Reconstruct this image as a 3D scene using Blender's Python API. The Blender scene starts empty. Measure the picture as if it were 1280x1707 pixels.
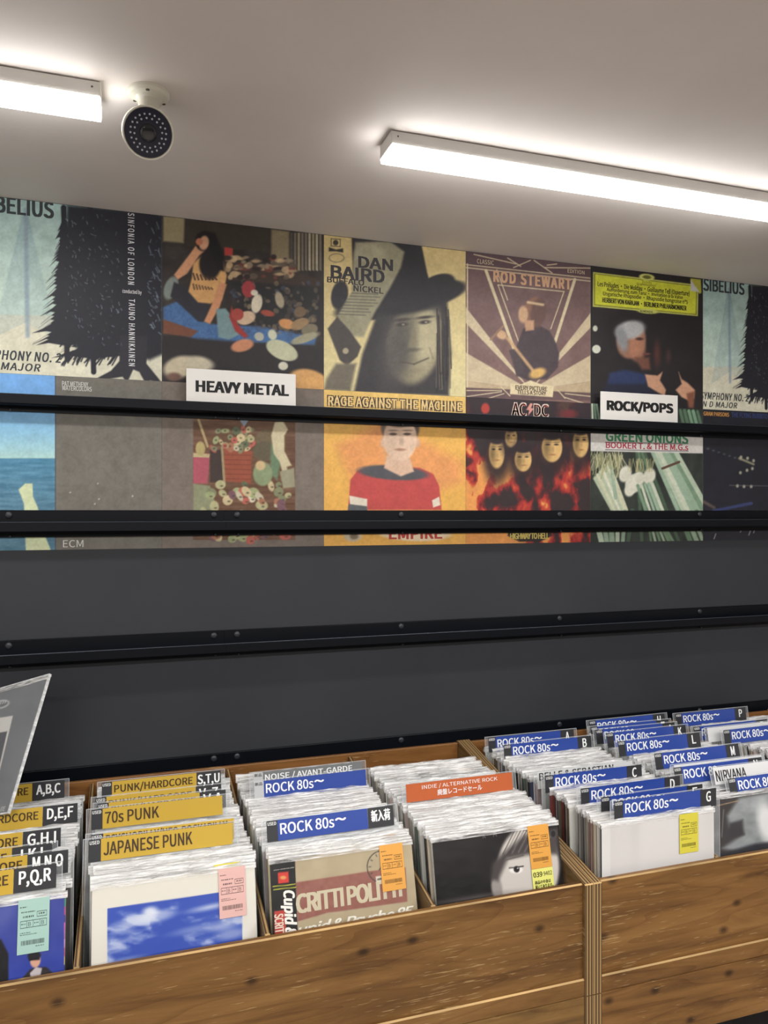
import bpy, math, random, os
import numpy as np
from mathutils import Matrix, Vector

random.seed(7)
rng = np.random.default_rng(11)
scn = bpy.context.scene
COL = scn.collection
PI = math.pi

# ------------------------------------------------------------------ camera
EYE = 1.58                       # eye height above the floor, metres
FPX = 1282.0                     # focal length in pixels of the 1280 px wide frame
TH = math.atan(FPX / 3870.0)     # the camera is turned this far to the right of the wall's normal
cam_d = bpy.data.cameras.new('camera')
cam_d.sensor_fit = 'HORIZONTAL'
cam_d.sensor_width = 36.0
cam_d.lens = 36.0 * FPX / 1280.0
cam_d.clip_start = 0.02
cam = bpy.data.objects.new('camera', cam_d)
cam.location = (0, 0, EYE)
cam.rotation_euler = (PI / 2, 0, -TH)
COL.objects.link(cam)
scn.camera = cam

# ------------------------------------------------------------------ world, exposure, room lamps
EXPOSURE = 0.0
LAMP_EMIT = 27.0                 # the two battens in view
ROOM_LAMP_W = 37.0               # each batten further back in the shop
w = bpy.data.worlds.new('world')
w.use_nodes = True
w.node_tree.nodes['Background'].inputs[0].default_value = (0.5, 0.5, 0.5, 1)
w.node_tree.nodes['Background'].inputs[1].default_value = 0.05
scn.world = w
scn.view_settings.view_transform = 'Standard'
scn.view_settings.look = 'None'
scn.view_settings.gamma = 1.0
scn.view_settings.exposure = EXPOSURE
scn.view_settings.use_curve_mapping = False
try:
    scn.cycles.transparent_max_bounces = 40
    scn.cycles.max_bounces = 8
    scn.cycles.sample_clamp_indirect = 6.0
except Exception:
    pass
CEIL = EYE + 0.841
for yy, xs in ((-0.25, (-0.9, 0.75, 2.4)), (-1.7, (-0.9, 0.75, 2.4))):
    for xx in xs:
        ld = bpy.data.lights.new('room_batten_light', 'AREA')
        ld.shape = 'RECTANGLE'
        ld.size = 1.2
        ld.size_y = 0.09
        ld.energy = ROOM_LAMP_W
        ld.color = (1.0, 0.975, 0.945)
        lo = bpy.data.objects.new('room_batten_light', ld)
        lo.location = (xx, yy, CEIL - 0.05)
        COL.objects.link(lo)


# ------------------------------------------------------------------ measuring helpers
SN, CS = math.sin(TH), math.cos(TH)
def ray(px, py):
    u = (px - 640.0) / FPX
    v = (py - 853.5) / FPX
    return Vector((SN + u * CS, CS - u * SN, -v))
def at(px, py, D):
    """point at distance D (towards the wall) on the sight line of a photo pixel"""
    r = ray(px, py)
    t = D / r.y
    return Vector((r.x * t, D, EYE + r.z * t))
def atz(px, py, z):
    r = ray(px, py)
    t = z / r.z
    return Vector((r.x * t, r.y * t, EYE + z))
def pix(P):
    X, Y, Z = P[..., 0], P[..., 1], P[..., 2] - EYE
    dep = X * SN + Y * CS
    return 640 + FPX * (X * CS - Y * SN) / dep, 853.5 - FPX * Z / dep

def lin(c):
    c = np.asarray(c, float) / 255.0
    return np.where(c <= 0.04045, c / 12.92, ((c + 0.055) / 1.055) ** 2.4)
def lin4(c):
    r = lin(c)
    return (float(r[0]), float(r[1]), float(r[2]), 1.0)


# ------------------------------------------------------------------ materials
def new_mat(name):
    m = bpy.data.materials.new(name)
    m.use_nodes = True
    nt = m.node_tree
    return m, nt, nt.nodes['Principled BSDF'], nt.nodes['Material Output']
def plain(name, rgb, rough=0.5, spec=0.4, metal=0.0, bump=0.0, bscale=200.0, vary=0.0):
    m, nt, b, out = new_mat(name)
    b.inputs['Base Color'].default_value = lin4(rgb)
    b.inputs['Roughness'].default_value = rough
    b.inputs['Specular IOR Level'].default_value = spec
    b.inputs['Metallic'].default_value = metal
    if bump or vary:
        tc = nt.nodes.new('ShaderNodeTexCoord')
        n = nt.nodes.new('ShaderNodeTexNoise')
        n.inputs['Scale'].default_value = bscale
        n.inputs['Detail'].default_value = 4
        nt.links.new(tc.outputs['Object'], n.inputs['Vector'])
        if bump:
            bp = nt.nodes.new('ShaderNodeBump')
            bp.inputs['Strength'].default_value = bump
            bp.inputs['Distance'].default_value = 0.002
            nt.links.new(n.outputs['Fac'], bp.inputs['Height'])
            nt.links.new(bp.outputs['Normal'], b.inputs['Normal'])
        if vary:
            n2 = nt.nodes.new('ShaderNodeTexNoise')
            n2.inputs['Scale'].default_value = 3.0
            n2.inputs['Detail'].default_value = 6
            nt.links.new(tc.outputs['Object'], n2.inputs['Vector'])
            cr = nt.nodes.new('ShaderNodeValToRGB')
            a = np.clip(np.array(rgb) * (1 - vary), 0, 255)
            c = np.clip(np.array(rgb) * (1 + vary), 0, 255)
            cr.color_ramp.elements[0].position = 0.35
            cr.color_ramp.elements[1].position = 0.65
            cr.color_ramp.elements[0].color = lin4(a)
            cr.color_ramp.elements[1].color = lin4(c)
            nt.links.new(n2.outputs['Fac'], cr.inputs['Fac'])
            nt.links.new(cr.outputs['Color'], b.inputs['Base Color'])
    return m
def printed(name, rough, spec, coat=0.0):
    m, nt, b, out = new_mat(name)
    a = nt.nodes.new('ShaderNodeAttribute')
    a.attribute_name = 'Col'
    nt.links.new(a.outputs['Color'], b.inputs['Base Color'])
    b.inputs['Roughness'].default_value = rough
    b.inputs['Specular IOR Level'].default_value = spec
    if coat:
        b.inputs['Coat Weight'].default_value = coat
        b.inputs['Coat Roughness'].default_value = 0.12
    return m
def wood(name, dark, mid, light, seed, axis='X', knots=True, scratches=0.5):
    m, nt, b, out = new_mat(name)
    N, L = nt.nodes, nt.links
    tc = N.new('ShaderNodeTexCoord')
    mp = N.new('ShaderNodeMapping')
    mp.inputs['Location'].default_value = (seed * 1.7, seed * 0.9, seed * 2.3)
    sc = {'X': (1.3, 9.0, 13.0), 'Y': (9.0, 1.3, 13.0), 'Z': (13.0, 9.0, 1.3)}[axis]
    mp.inputs['Scale'].default_value = sc
    L.new(tc.outputs['Object'], mp.inputs['Vector'])
    n1 = N.new('ShaderNodeTexNoise')
    n1.inputs['Scale'].default_value = 1.6
    n1.inputs['Detail'].default_value = 9
    n1.inputs['Roughness'].default_value = 0.62
    n1.inputs['Distortion'].default_value = 0.9
    L.new(mp.outputs['Vector'], n1.inputs['Vector'])
    cr = N.new('ShaderNodeValToRGB')
    e = cr.color_ramp.elements
    e[0].position, e[0].color = 0.28, lin4(dark)
    e[1].position, e[1].color = 0.74, lin4(light)
    k = e.new(0.5)
    k.color = lin4(mid)
    L.new(n1.outputs['Fac'], cr.inputs['Fac'])
    # cathedral lines
    wv = N.new('ShaderNodeTexNoise')
    wv.inputs['Scale'].default_value = 0.55
    wv.inputs['Detail'].default_value = 2
    L.new(mp.outputs['Vector'], wv.inputs['Vector'])
    ml = N.new('ShaderNodeMath')
    ml.operation = 'MULTIPLY'
    ml.inputs[1].default_value = 11.0
    L.new(wv.outputs['Fac'], ml.inputs[0])
    fr = N.new('ShaderNodeMath')
    fr.operation = 'FRACT'
    L.new(ml.outputs[0], fr.inputs[0])
    r2 = N.new('ShaderNodeValToRGB')
    r2.color_ramp.elements[0].position, r2.color_ramp.elements[0].color = 0.0, (0.74, 0.68, 0.63, 1)
    r2.color_ramp.elements[1].position, r2.color_ramp.elements[1].color = 0.22, (1, 1, 1, 1)
    L.new(fr.outputs[0], r2.inputs['Fac'])
    mx = N.new('ShaderNodeMix')
    mx.data_type = 'RGBA'
    mx.blend_type = 'MULTIPLY'
    mx.inputs['Factor'].default_value = 0.8
    L.new(cr.outputs['Color'], mx.inputs['A'])
    L.new(r2.outputs['Color'], mx.inputs['B'])
    col = mx.outputs['Result']
    if knots:
        vo = N.new('ShaderNodeTexVoronoi')
        mk = N.new('ShaderNodeMapping')
        mk.inputs['Location'].default_value = (seed * 3.1, 0, seed * 1.3)
        mk.inputs['Scale'].default_value = (4.2, 0.0, 6.2)
        L.new(tc.outputs['Object'], mk.inputs['Vector'])
        sx = N.new('ShaderNodeSeparateXYZ')
        cx_ = N.new('ShaderNodeCombineXYZ')
        L.new(mk.outputs['Vector'], sx.inputs[0])
        L.new(sx.outputs[0], cx_.inputs[0])
        L.new(sx.outputs[2], cx_.inputs[1])
        vo.voronoi_dimensions = '2D'
        L.new(cx_.outputs[0], vo.inputs['Vector'])
        vo.inputs['Scale'].default_value = 1.0
        rk = N.new('ShaderNodeValToRGB')
        rk.color_ramp.elements[0].position, rk.color_ramp.elements[0].color = 0.02, lin4((52, 30, 16))
        rk.color_ramp.elements[1].position, rk.color_ramp.elements[1].color = 0.075, (1, 1, 1, 1)
        L.new(vo.outputs['Distance'], rk.inputs['Fac'])
        m2 = N.new('ShaderNodeMix')
        m2.data_type = 'RGBA'
        m2.blend_type = 'MULTIPLY'
        m2.inputs['Factor'].default_value = 0.72
        L.new(col, m2.inputs['A'])
        L.new(rk.outputs['Color'], m2.inputs['B'])
        col = m2.outputs['Result']
    if scratches:
        ms = N.new('ShaderNodeMapping')
        ms.inputs['Location'].default_value = (seed * 5.1, 0, seed)
        s2 = {'X': (20.0, 60.0, 330.0), 'Y': (60.0, 26.0, 210.0), 'Z': (210.0, 60.0, 26.0)}[axis]
        ms.inputs['Scale'].default_value = s2
        L.new(tc.outputs['Object'], ms.inputs['Vector'])
        ns = N.new('ShaderNodeTexNoise')
        ns.inputs['Scale'].default_value = 1.0
        ns.inputs['Detail'].default_value = 3
        L.new(ms.outputs['Vector'], ns.inputs['Vector'])
        rs = N.new('ShaderNodeValToRGB')
        rs.color_ramp.elements[0].position, rs.color_ramp.elements[0].color = 0.655, (0, 0, 0, 1)
        rs.color_ramp.elements[1].position, rs.color_ramp.elements[1].color = 0.72, (scratches,) * 3 + (1,)
        # worn only in patches
        nw = N.new('ShaderNodeTexNoise')
        nw.inputs['Scale'].default_value = 4.5
        nw.inputs['Detail'].default_value = 3
        L.new(tc.outputs['Object'], nw.inputs['Vector'])
        mw = N.new('ShaderNodeMath')
        mw.operation = 'MULTIPLY_ADD'
        mw.inputs[1].default_value = 0.42
        mw.inputs[2].default_value = -0.215
        L.new(nw.outputs['Fac'], mw.inputs[0])
        aw = N.new('ShaderNodeMath')
        aw.operation = 'ADD'
        L.new(mw.outputs[0], aw.inputs[0])
        L.new(ns.outputs['Fac'], aw.inputs[1])
        L.new(aw.outputs[0], rs.inputs['Fac'])
        m3 = N.new('ShaderNodeMix')
        m3.data_type = 'RGBA'
        L.new(rs.outputs['Color'], m3.inputs['Factor'])
        L.new(col, m3.inputs['A'])
        m3.inputs['B'].default_value = lin4((176, 148, 104))
        col = m3.outputs['Result']
    L.new(col, b.inputs['Base Color'])
    b.inputs['Roughness'].default_value = 0.42
    b.inputs['Specular IOR Level'].default_value = 0.35
    bp = N.new('ShaderNodeBump')
    bp.inputs['Strength'].default_value = 0.25
    bp.inputs['Distance'].default_value = 0.002
    L.new(n1.outputs['Fac'], bp.inputs['Height'])
    L.new(bp.outputs['Normal'], b.inputs['Normal'])
    return m
def ply_edge(name, axis='X', n=42.0):
    m, nt, b, out = new_mat(name)
    N, L = nt.nodes, nt.links
    tc = N.new('ShaderNodeTexCoord')
    mp = N.new('ShaderNodeMapping')
    s = {'X': (n, 1.6, 1.6), 'Z': (1.6, 1.6, n)}[axis]
    mp.inputs['Scale'].default_value = s
    L.new(tc.outputs['Object'], mp.inputs['Vector'])
    wv = N.new('ShaderNodeTexWave')
    wv.bands_direction = axis
    wv.inputs['Scale'].default_value = 1.0
    wv.inputs['Distortion'].default_value = 0.35
    wv.inputs['Detail'].default_value = 1
    L.new(mp.outputs['Vector'], wv.inputs['Vector'])
    cr = N.new('ShaderNodeValToRGB')
    e = cr.color_ramp.elements
    e[0].position, e[0].color = 0.12, lin4((58, 40, 23))
    e[1].position, e[1].color = 0.75, lin4((150, 122, 80))
    k = e.new(0.4)
    k.color = lin4((108, 82, 48))
    L.new(wv.outputs['Fac'], cr.inputs['Fac'])
    L.new(cr.outputs['Color'], b.inputs['Base Color'])
    b.inputs['Roughness'].default_value = 0.5
    return m
def plastic(name, base_fac, fres, col, rough, noise=0.0, nscale=60.0, bump=0.0, stretch=1.0):
    """thin polythene: mostly see-through, hazy where it crinkles"""
    m, nt, b, out = new_mat(name)
    N, L = nt.nodes, nt.links
    tr = N.new('ShaderNodeBsdfTransparent')
    tr.inputs['Color'].default_value = (0.975, 0.98, 0.98, 1)
    b.inputs['Base Color'].default_value = lin4(col)
    b.inputs['Roughness'].default_value = rough
    b.inputs['Specular IOR Level'].default_value = 0.8
    mix = N.new('ShaderNodeMixShader')
    L.new(tr.outputs[0], mix.inputs[1])
    L.new(b.outputs[0], mix.inputs[2])
    L.new(mix.outputs[0], out.inputs['Surface'])
    lw = N.new('ShaderNodeLayerWeight')
    lw.inputs['Blend'].default_value = 0.25
    mm = N.new('ShaderNodeMath')
    mm.operation = 'MULTIPLY_ADD'
    mm.inputs[1].default_value = fres
    mm.inputs[2].default_value = base_fac
    L.new(lw.outputs['Fresnel'], mm.inputs[0])
    fac = mm.outputs[0]
    tc = N.new('ShaderNodeTexCoord')
    if noise or bump:
        mp = N.new('ShaderNodeMapping')
        mp.inputs['Scale'].default_value = (stretch, 1.0, 2.2)
        L.new(tc.outputs['Object'], mp.inputs['Vector'])
        n = N.new('ShaderNodeTexNoise')
        n.inputs['Scale'].default_value = nscale
        n.inputs['Detail'].default_value = 4
        n.inputs['Distortion'].default_value = 0.6
        L.new(mp.outputs['Vector'], n.inputs['Vector'])
        if noise:
            mr = N.new('ShaderNodeMapRange')
            mr.inputs['From Min'].default_value = 0.38
            mr.inputs['From Max'].default_value = 0.68
            mr.inputs['To Min'].default_value = 0.0
            mr.inputs['To Max'].default_value = noise
            L.new(n.outputs['Fac'], mr.inputs['Value'])
            ad = N.new('ShaderNodeMath')
            ad.operation = 'ADD'
            ad.use_clamp = True
            L.new(fac, ad.inputs[0])
            L.new(mr.outputs[0], ad.inputs[1])
            fac = ad.outputs[0]
        if bump:
            bp = N.new('ShaderNodeBump')
            bp.inputs['Strength'].default_value = bump
            bp.inputs['Distance'].default_value = 0.004
            L.new(n.outputs['Fac'], bp.inputs['Height'])
            L.new(bp.outputs['Normal'], b.inputs['Normal'])
    L.new(fac, mix.inputs[0])
    return m
def emit(name, col, s):
    m, nt, b, out = new_mat(name)
    b.inputs['Base Color'].default_value = (0.9, 0.9, 0.9, 1)
    b.inputs['Emission Color'].default_value = col
    b.inputs['Emission Strength'].default_value = s
    return m

M = {}
M['ceiling'] = plain('ceiling_paint', (228, 221, 217), 0.65, 0.25, bump=0.06, bscale=90, vary=0.015)
M['wall'] = plain('grey_wall_paint', (190, 186, 180), 0.7, 0.2, bump=0.05)
M['panel'] = plain('charcoal_panel', (51, 53, 58), 0.6, 0.25, bump=0.05, bscale=300, vary=0.04)
M['floor'] = plain('floor_vinyl', (140, 133, 126), 0.4, 0.4, vary=0.06)
M['rail'] = plain('black_rail_metal', (8, 11, 18), 0.42, 0.16)
M['rail_edge'] = plain('rail_edge_highlight', (84, 90, 102), 0.25, 0.5, 0.6)  # highlight line along the lip, put into a lighter metal colour
M['bolt'] = plain('bolt_metal', (46, 48, 54), 0.35, 0.4)
M['print'] = printed('printed_paper', 0.5, 0.3)
M['card'] = printed('laminated_card', 0.38, 0.45, 0.25)
M['cover'] = printed('printed_jacket', 0.45, 0.35)
M['white_metal'] = plain('white_enamel', (226, 224, 220), 0.4, 0.4)
M['cam_white'] = plain('white_plastic', (226, 224, 212), 0.35, 0.45)
M['cam_glass'] = plain('dark_camera_glass', (20, 23, 46), 0.2, 0.4)
M['lens'] = plain('lens_glass', (8, 12, 24), 0.06, 0.8)
M['led'] = plain('infrared_led', (190, 190, 205), 0.25, 0.6)
M['screw'] = plain('dark_screw', (70, 66, 60), 0.4, 0.5)
M['diffuser'] = emit('lit_diffuser', (1.0, 0.985, 0.96, 1), LAMP_EMIT)
M['wood'] = wood('crate_plywood', (72, 47, 23), (109, 77, 40), (133, 98, 55), 1.0)
M['wood2'] = wood('crate_plywood_warm', (75, 48, 23), (114, 80, 41), (138, 101, 57), 4.0)
M['wood3'] = wood('cabinet_plywood', (80, 57, 29), (118, 88, 48), (140, 108, 64), 7.0, scratches=0.25)
M['wood_side'] = wood('crate_side_plywood', (82, 60, 35), (114, 88, 54), (134, 108, 70), 2.0, axis='Y', knots=False)
M['wood_back'] = wood('crate_back_plywood', (88, 58, 28), (122, 82, 42), (142, 98, 54), 9.0, knots=False)
M['ply'] = ply_edge('plywood_edge', 'X', 42.0)
M['worn'] = plain('worn_wood_edge', (168, 138, 92), 0.5, 0.3, vary=0.2)
M['black'] = plain('black_plinth', (14, 14, 16), 0.5, 0.3)
M['bag'] = plastic('polythene_sheet', 0.0, 0.25, (235, 238, 240), 0.1, noise=0.008, nscale=22, bump=0.25)
M['crinkle'] = plastic('polythene_crinkle', 0.16, 0.35, (240, 240, 240), 0.14, noise=0.7, nscale=90, bump=0.55, stretch=0.22)
M['seam_highlight'] = plastic('polythene_seam_highlight', 0.5, 0.3, (240, 242, 244), 0.1, noise=0.4, nscale=40, bump=0.4)  # pale bag seam with the edge highlight put into its colour
M['clear'] = plastic('clear_card_holder', 0.06, 0.5, (232, 236, 240), 0.1, noise=0.05, nscale=14)
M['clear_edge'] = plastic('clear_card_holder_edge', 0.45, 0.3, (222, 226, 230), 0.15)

# ------------------------------------------------------------------ mesh helpers
class MB:
    def __init__(s):
        s.v, s.f, s.m, s.c = [], [], [], []
    def add(s, vs, fs, mat=0, col=None):
        o = len(s.v)
        s.v.extend([tuple(map(float, p)) for p in vs])
        s.c.extend([col] * len(vs))
        for f in fs:
            s.f.append(tuple(i + o for i in f))
            s.m.append(mat)
    def box(s, x0, x1, y0, y1, z0, z1, mat=0, col=None, front=None):
        vs = [(x0, y0, z0), (x1, y0, z0), (x1, y1, z0), (x0, y1, z0), (x0, y0, z1), (x1, y0, z1), (x1, y1, z1), (x0, y1, z1)]
        fs = [(0, 3, 2, 1), (4, 5, 6, 7), (0, 1, 5, 4), (1, 2, 6, 5), (2, 3, 7, 6), (3, 0, 4, 7)]
        s.add(vs, fs, mat, col)
        if front is not None:
            s.m[-4] = front
    def prism(s, poly, x0, x1, mat=0, edge=None, emats=None):
        """poly: (y,z) outline counter-clockwise seen from +X; extruded along X"""
        n = len(poly)
        vs = [(x0, y, z) for y, z in poly] + [(x1, y, z) for y, z in poly]
        s.add(vs, [tuple(reversed(range(n))), tuple(range(n, 2 * n))], mat)
        o = len(s.v) - 2 * n
        for i in range(n):
            j = (i + 1) % n
            s.f.append((o + i, o + j, o + n + j, o + n + i))
            s.m.append(emats[i] if emats else (mat if edge is None else edge))
    def tube(s, p0, p1, r0, r1=None, seg=24, mat=0, caps=True):
        r1 = r0 if r1 is None else r1
        p0, p1 = Vector(p0), Vector(p1)
        d = (p1 - p0).normalized()
        a = d.orthogonal().normalized()
        b = d.cross(a)
        vs = []
        for p, r in ((p0, r0), (p1, r1)):
            for i in range(seg):
                t = 2 * PI * i / seg
                vs.append(p + a * (r * math.cos(t)) + b * (r * math.sin(t)))
        fs = [(i, (i + 1) % seg, seg + (i + 1) % seg, seg + i) for i in range(seg)]
        if caps:
            fs += [tuple(reversed(range(seg))), tuple(range(seg, 2 * seg))]
        s.add(vs, fs, mat)
    def lathe(s, prof, origin, axis, seg=40, mat=0, cap0=True, cap1=True):
        """prof: (r, h) along axis"""
        o = Vector(origin)
        d = Vector(axis).normalized()
        a = d.orthogonal().normalized()
        b = d.cross(a)
        vs = []
        for r, h in prof:
            for i in range(seg):
                t = 2 * PI * i / seg
                vs.append(o + d * h + a * (r * math.cos(t)) + b * (r * math.sin(t)))
        fs = []
        for k in range(len(prof) - 1):
            for i in range(seg):
                j = (i + 1) % seg
                fs.append((k * seg + i, k * seg + j, (k + 1) * seg + j, (k + 1) * seg + i))
        if cap0:
            fs.append(tuple(reversed(range(seg))))
        if cap1:
            n = (len(prof) - 1) * seg
            fs.append(tuple(range(n, n + seg)))
        s.add(vs, fs, mat)
    def mesh(s, name, mats, smooth=False):
        me = bpy.data.meshes.new(name)
        me.from_pydata(s.v, [], s.f)
        for m in mats:
            me.materials.append(m)
        me.polygons.foreach_set('material_index', s.m)
        if smooth:
            me.polygons.foreach_set('use_smooth', [True] * len(s.f))
        if any(c is not None for c in s.c):
            at_ = me.color_attributes.new('Col', 'FLOAT_COLOR', 'POINT')
            arr = np.ones((len(s.v), 4), np.float32)
            for i, c in enumerate(s.c):
                if c is not None:
                    arr[i, :3] = c[:3]
            at_.data.foreach_set('color', arr.ravel())
        me.update()
        return me
def link(name, me, parent=None, loc=(0, 0, 0)):
    o = bpy.data.objects.new(name, me)
    o.location = loc
    if parent is not None:
        o.parent = parent
    COL.objects.link(o)
    return o
def obj(name, mb, mats, parent=None, loc=(0, 0, 0), smooth=False, bevel=0.0):
    o = link(name, mb.mesh(name, mats, smooth), parent, loc)
    if bevel:
        b = o.modifiers.new('bevel', 'BEVEL')
        b.width = bevel
        b.segments = 2
        b.limit_method = 'ANGLE'
    return o
def tag(o, label, cat, group=None):
    o['label'] = label
    o['category'] = cat
    if group:
        o['group'] = group
    return o
def thing(name, loc, label, cat, group=None):
    o = bpy.data.objects.new(name, None)
    o.empty_display_size = 0.05
    o.location = loc
    COL.objects.link(o)
    return tag(o, label, cat, group)
def struct(o):
    o['kind'] = 'structure'
    return o

# ------------------------------------------------------------------ lettering
FONT = None
try:                                     # a lettering face that ships with Blender itself
    FONT = bpy.data.fonts.load(os.path.join(bpy.utils.system_resource('DATAFILES'), 'fonts', 'Noto Sans CJK Regular.woff2'))
except Exception:
    FONT = None
print('FONT', FONT)
_txt = {}
def text_geo(s, bold=0.0, space=1.0, shear=0.0):
    key = (s, space, shear)
    if key in _txt:
        return _txt[key]
    cu = bpy.data.curves.new('lettering', 'FONT')
    if FONT:
        cu.font = FONT
    cu.body = s
    cu.size = 1.0
    cu.space_character = space
    cu.shear = shear
    cu.resolution_u = 3
    o = bpy.data.objects.new('lettering', cu)
    COL.objects.link(o)
    dg = bpy.context.evaluated_depsgraph_get()
    dg.update()
    me = bpy.data.meshes.new_from_object(o.evaluated_get(dg))
    v = np.array([(p.co.x, p.co.y) for p in me.vertices]) if len(me.vertices) else np.zeros((0, 2))
    f = [tuple(p.vertices) for p in me.polygons]
    bpy.data.objects.remove(o)
    bpy.data.curves.remove(cu)
    bpy.data.meshes.remove(me)
    if len(v):
        mn, mx = v.min(0), v.max(0)
        v = (v - mn) / np.maximum(mx - mn, 1e-6)
    _txt[key] = (v, f)
    return _txt[key]
def put_text(mb, s, x0, x1, z0, z1, y, col, bold=0.0, space=1.0, shear=0.0, rot=0, mat=0):
    v, f = text_geo(s, bold, space, shear)
    if not len(v):
        return
    c = lin(col)
    n = len(v)
    # heavier strokes: the same letter outlines laid a hair's breadth apart
    hgt = abs(z1 - z0) if rot == 0 else abs(x1 - x0)
    e = bold * hgt
    offs = [(0, 0)] if e <= 0 else [(-e, -e * 0.5), (e, -e * 0.5), (-e, e * 0.5), (e, e * 0.5), (0, 0)]
    for k, (dx, dz) in enumerate(offs):
        y = y - 0.00005
        if rot == 0:
            P = [(x0 + e + dx + a * (x1 - x0 - 2 * e), y, z0 + e * 0.5 + dz + b * (z1 - z0 - e)) for a, b in v]
        else:                     # reads downwards
            P = [(x0 + e * 0.5 + dz + b * (x1 - x0 - e), y, z1 - e - dx - a * (z1 - z0 - 2 * e)) for a, b in v]
        mb.add(P, f, mat, c)

# ------------------------------------------------------------------ printed pictures: a fine grid, one printed colour per point
def smooth(x):
    x = np.clip(x, 0, 1)
    return x * x * (3 - 2 * x)
def vnoise(x, y, seed):
    r = np.random.default_rng(seed)
    T = r.random((64, 64))
    xi, yi = np.floor(x).astype(int), np.floor(y).astype(int)
    fx, fy = smooth(x - xi), smooth(y - yi)
    g = lambda i, j: T[i % 64, j % 64]
    return (g(xi, yi) * (1 - fx) + g(xi + 1, yi) * fx) * (1 - fy) + (g(xi, yi + 1) * (1 - fx) + g(xi + 1, yi + 1) * fx) * fy
def fbm(x, y, seed, oct=4):
    s, a, t = 0, 0.5, 0
    for i in range(oct):
        s = s + a * vnoise(x * 2 ** i, y * 2 ** i, seed + i)
        t += a
        a *= 0.5
    return s / t
class Canvas:
    """a printed face W x H; M maps local (x right, y into, z up) to the world"""
    def __init__(s, W, H, Mw, step, ref=None):
        s.W, s.H, s.M = W, H, (ref if ref is not None else Mw)
        s.nx, s.nz = int(W / step) + 1, int(H / step) + 1
        gx, gz = np.meshgrid(np.linspace(0, W, s.nx), np.linspace(0, H, s.nz))
        s.lx, s.lz = gx.ravel(), gz.ravel()
        m = np.array(s.M)
        P = np.stack([s.lx, 0 * s.lx, s.lz], 1) @ m[:3, :3].T + m[:3, 3]
        s.x, s.y = pix(P)
        s.C = np.zeros((len(s.lx), 3))
        s.texts = []
    def loc(s, px, py):
        """photo point -> local x, z on the face"""
        Mi = s.M.inverted()
        o = Mi @ Vector((0, 0, EYE))
        d = Mi.to_3x3() @ ray(px, py)
        t = -o.y / d.y
        p = o + d * t
        return p.x, p.z
    def mix(s, a, col):
        a = np.asarray(a)[:, None]
        s.C = s.C * (1 - a) + np.asarray(col, float) * a
    def fill(s, col):
        s.C[:] = col
    def vgrad(s, y0, c0, y1, c1, mask=None):
        t = np.clip((s.y - y0) / (y1 - y0), 0, 1)[:, None]
        c = np.array(c0) * (1 - t) + np.array(c1) * t
        if mask is None:
            s.C = c
        else:
            s.C = s.C * (1 - mask[:, None]) + c * mask[:, None]
    def ell(s, cx, cy, rx, ry, col, rot=0, soft=1.5, a=1.0):
        r = math.radians(rot)
        dx, dy = s.x - cx, s.y - cy
        X = dx * math.cos(r) + dy * math.sin(r)
        Y = -dx * math.sin(r) + dy * math.cos(r)
        d = (np.sqrt((X / rx) ** 2 + (Y / ry) ** 2) - 1) * min(rx, ry)
        s.mix(a * smooth(0.5 - d / (2 * soft)), col)
    def pmask(s, pts, soft=1.2):
        n = len(pts)
        ins = np.zeros(len(s.x), bool)
        dm = np.full(len(s.x), 1e9)
        for i in range(n):
            x0, y0 = pts[i]
            x1, y1 = pts[(i + 1) % n]
            c = ((y0 > s.y) != (y1 > s.y)) & (s.x < (x1 - x0) * (s.y - y0) / ((y1 - y0) if y1 != y0 else 1e-9) + x0)
            ins ^= c
            ex, ey = x1 - x0, y1 - y0
            t = np.clip(((s.x - x0) * ex + (s.y - y0) * ey) / (ex * ex + ey * ey + 1e-9), 0, 1)
            dm = np.minimum(dm, np.hypot(s.x - x0 - t * ex, s.y - y0 - t * ey))
        d = np.where(ins, -dm, dm)
        return smooth(0.5 - d / (2 * soft))
    def poly(s, pts, col, soft=1.2, a=1.0):
        s.mix(a * s.pmask(pts, soft), col)
    def line(s, x0, y0, x1, y1, wd, col, a=1.0, soft=0.8):
        ex, ey = x1 - x0, y1 - y0
        t = np.clip(((s.x - x0) * ex + (s.y - y0) * ey) / (ex * ex + ey * ey + 1e-9), 0, 1)
        d = np.hypot(s.x - x0 - t * ex, s.y - y0 - t * ey) - wd / 2
        s.mix(a * smooth(0.5 - d / (2 * soft)), col)
    def grain(s, amp, sx, sy, seed, mask=None):
        n = (fbm(s.x / sx, s.y / sy, seed) - 0.5) * 2 * amp
        if mask is not None:
            n = n * mask
        s.C = s.C + n[:, None]
    def text(s, st, x0, yb, x1, yt, col, bold=0.0, space=1.0, shear=0.0, rot=0):
        """corner points in the photo: left-bottom (x0, yb), right-top (x1, yt)"""
        a = s.loc(x0, yb)
        b = s.loc(x1, yt)
        s.texts.append((st, a[0], b[0], a[1], b[1], col, bold, space, shear, rot))
    def mesh(s, name, mat, thick, box_col=(200, 200, 196), spine=None, pad=0.0):
        mb = MB()
        cb = lin(box_col)
        W, H = s.W, s.H
        sp = lin(spine) if spine is not None else cb
        for vs, c in (([(0, 0, 0), (0, thick, 0), (0, thick, H), (0, 0, H)], sp), ([(W, thick, 0), (W, 0, 0), (W, 0, H), (W, thick, H)], cb),
                      ([(0, 0, H), (0, thick, H), (W, thick, H), (W, 0, H)], cb), ([(0, 0, 0), (W, 0, 0), (W, thick, 0), (0, thick, 0)], cb),
                      ([(W, thick, 0), (W, thick, H), (0, thick, H), (0, thick, 0)], cb)):
            mb.add(vs, [(0, 1, 2, 3)], 0, c)
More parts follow.
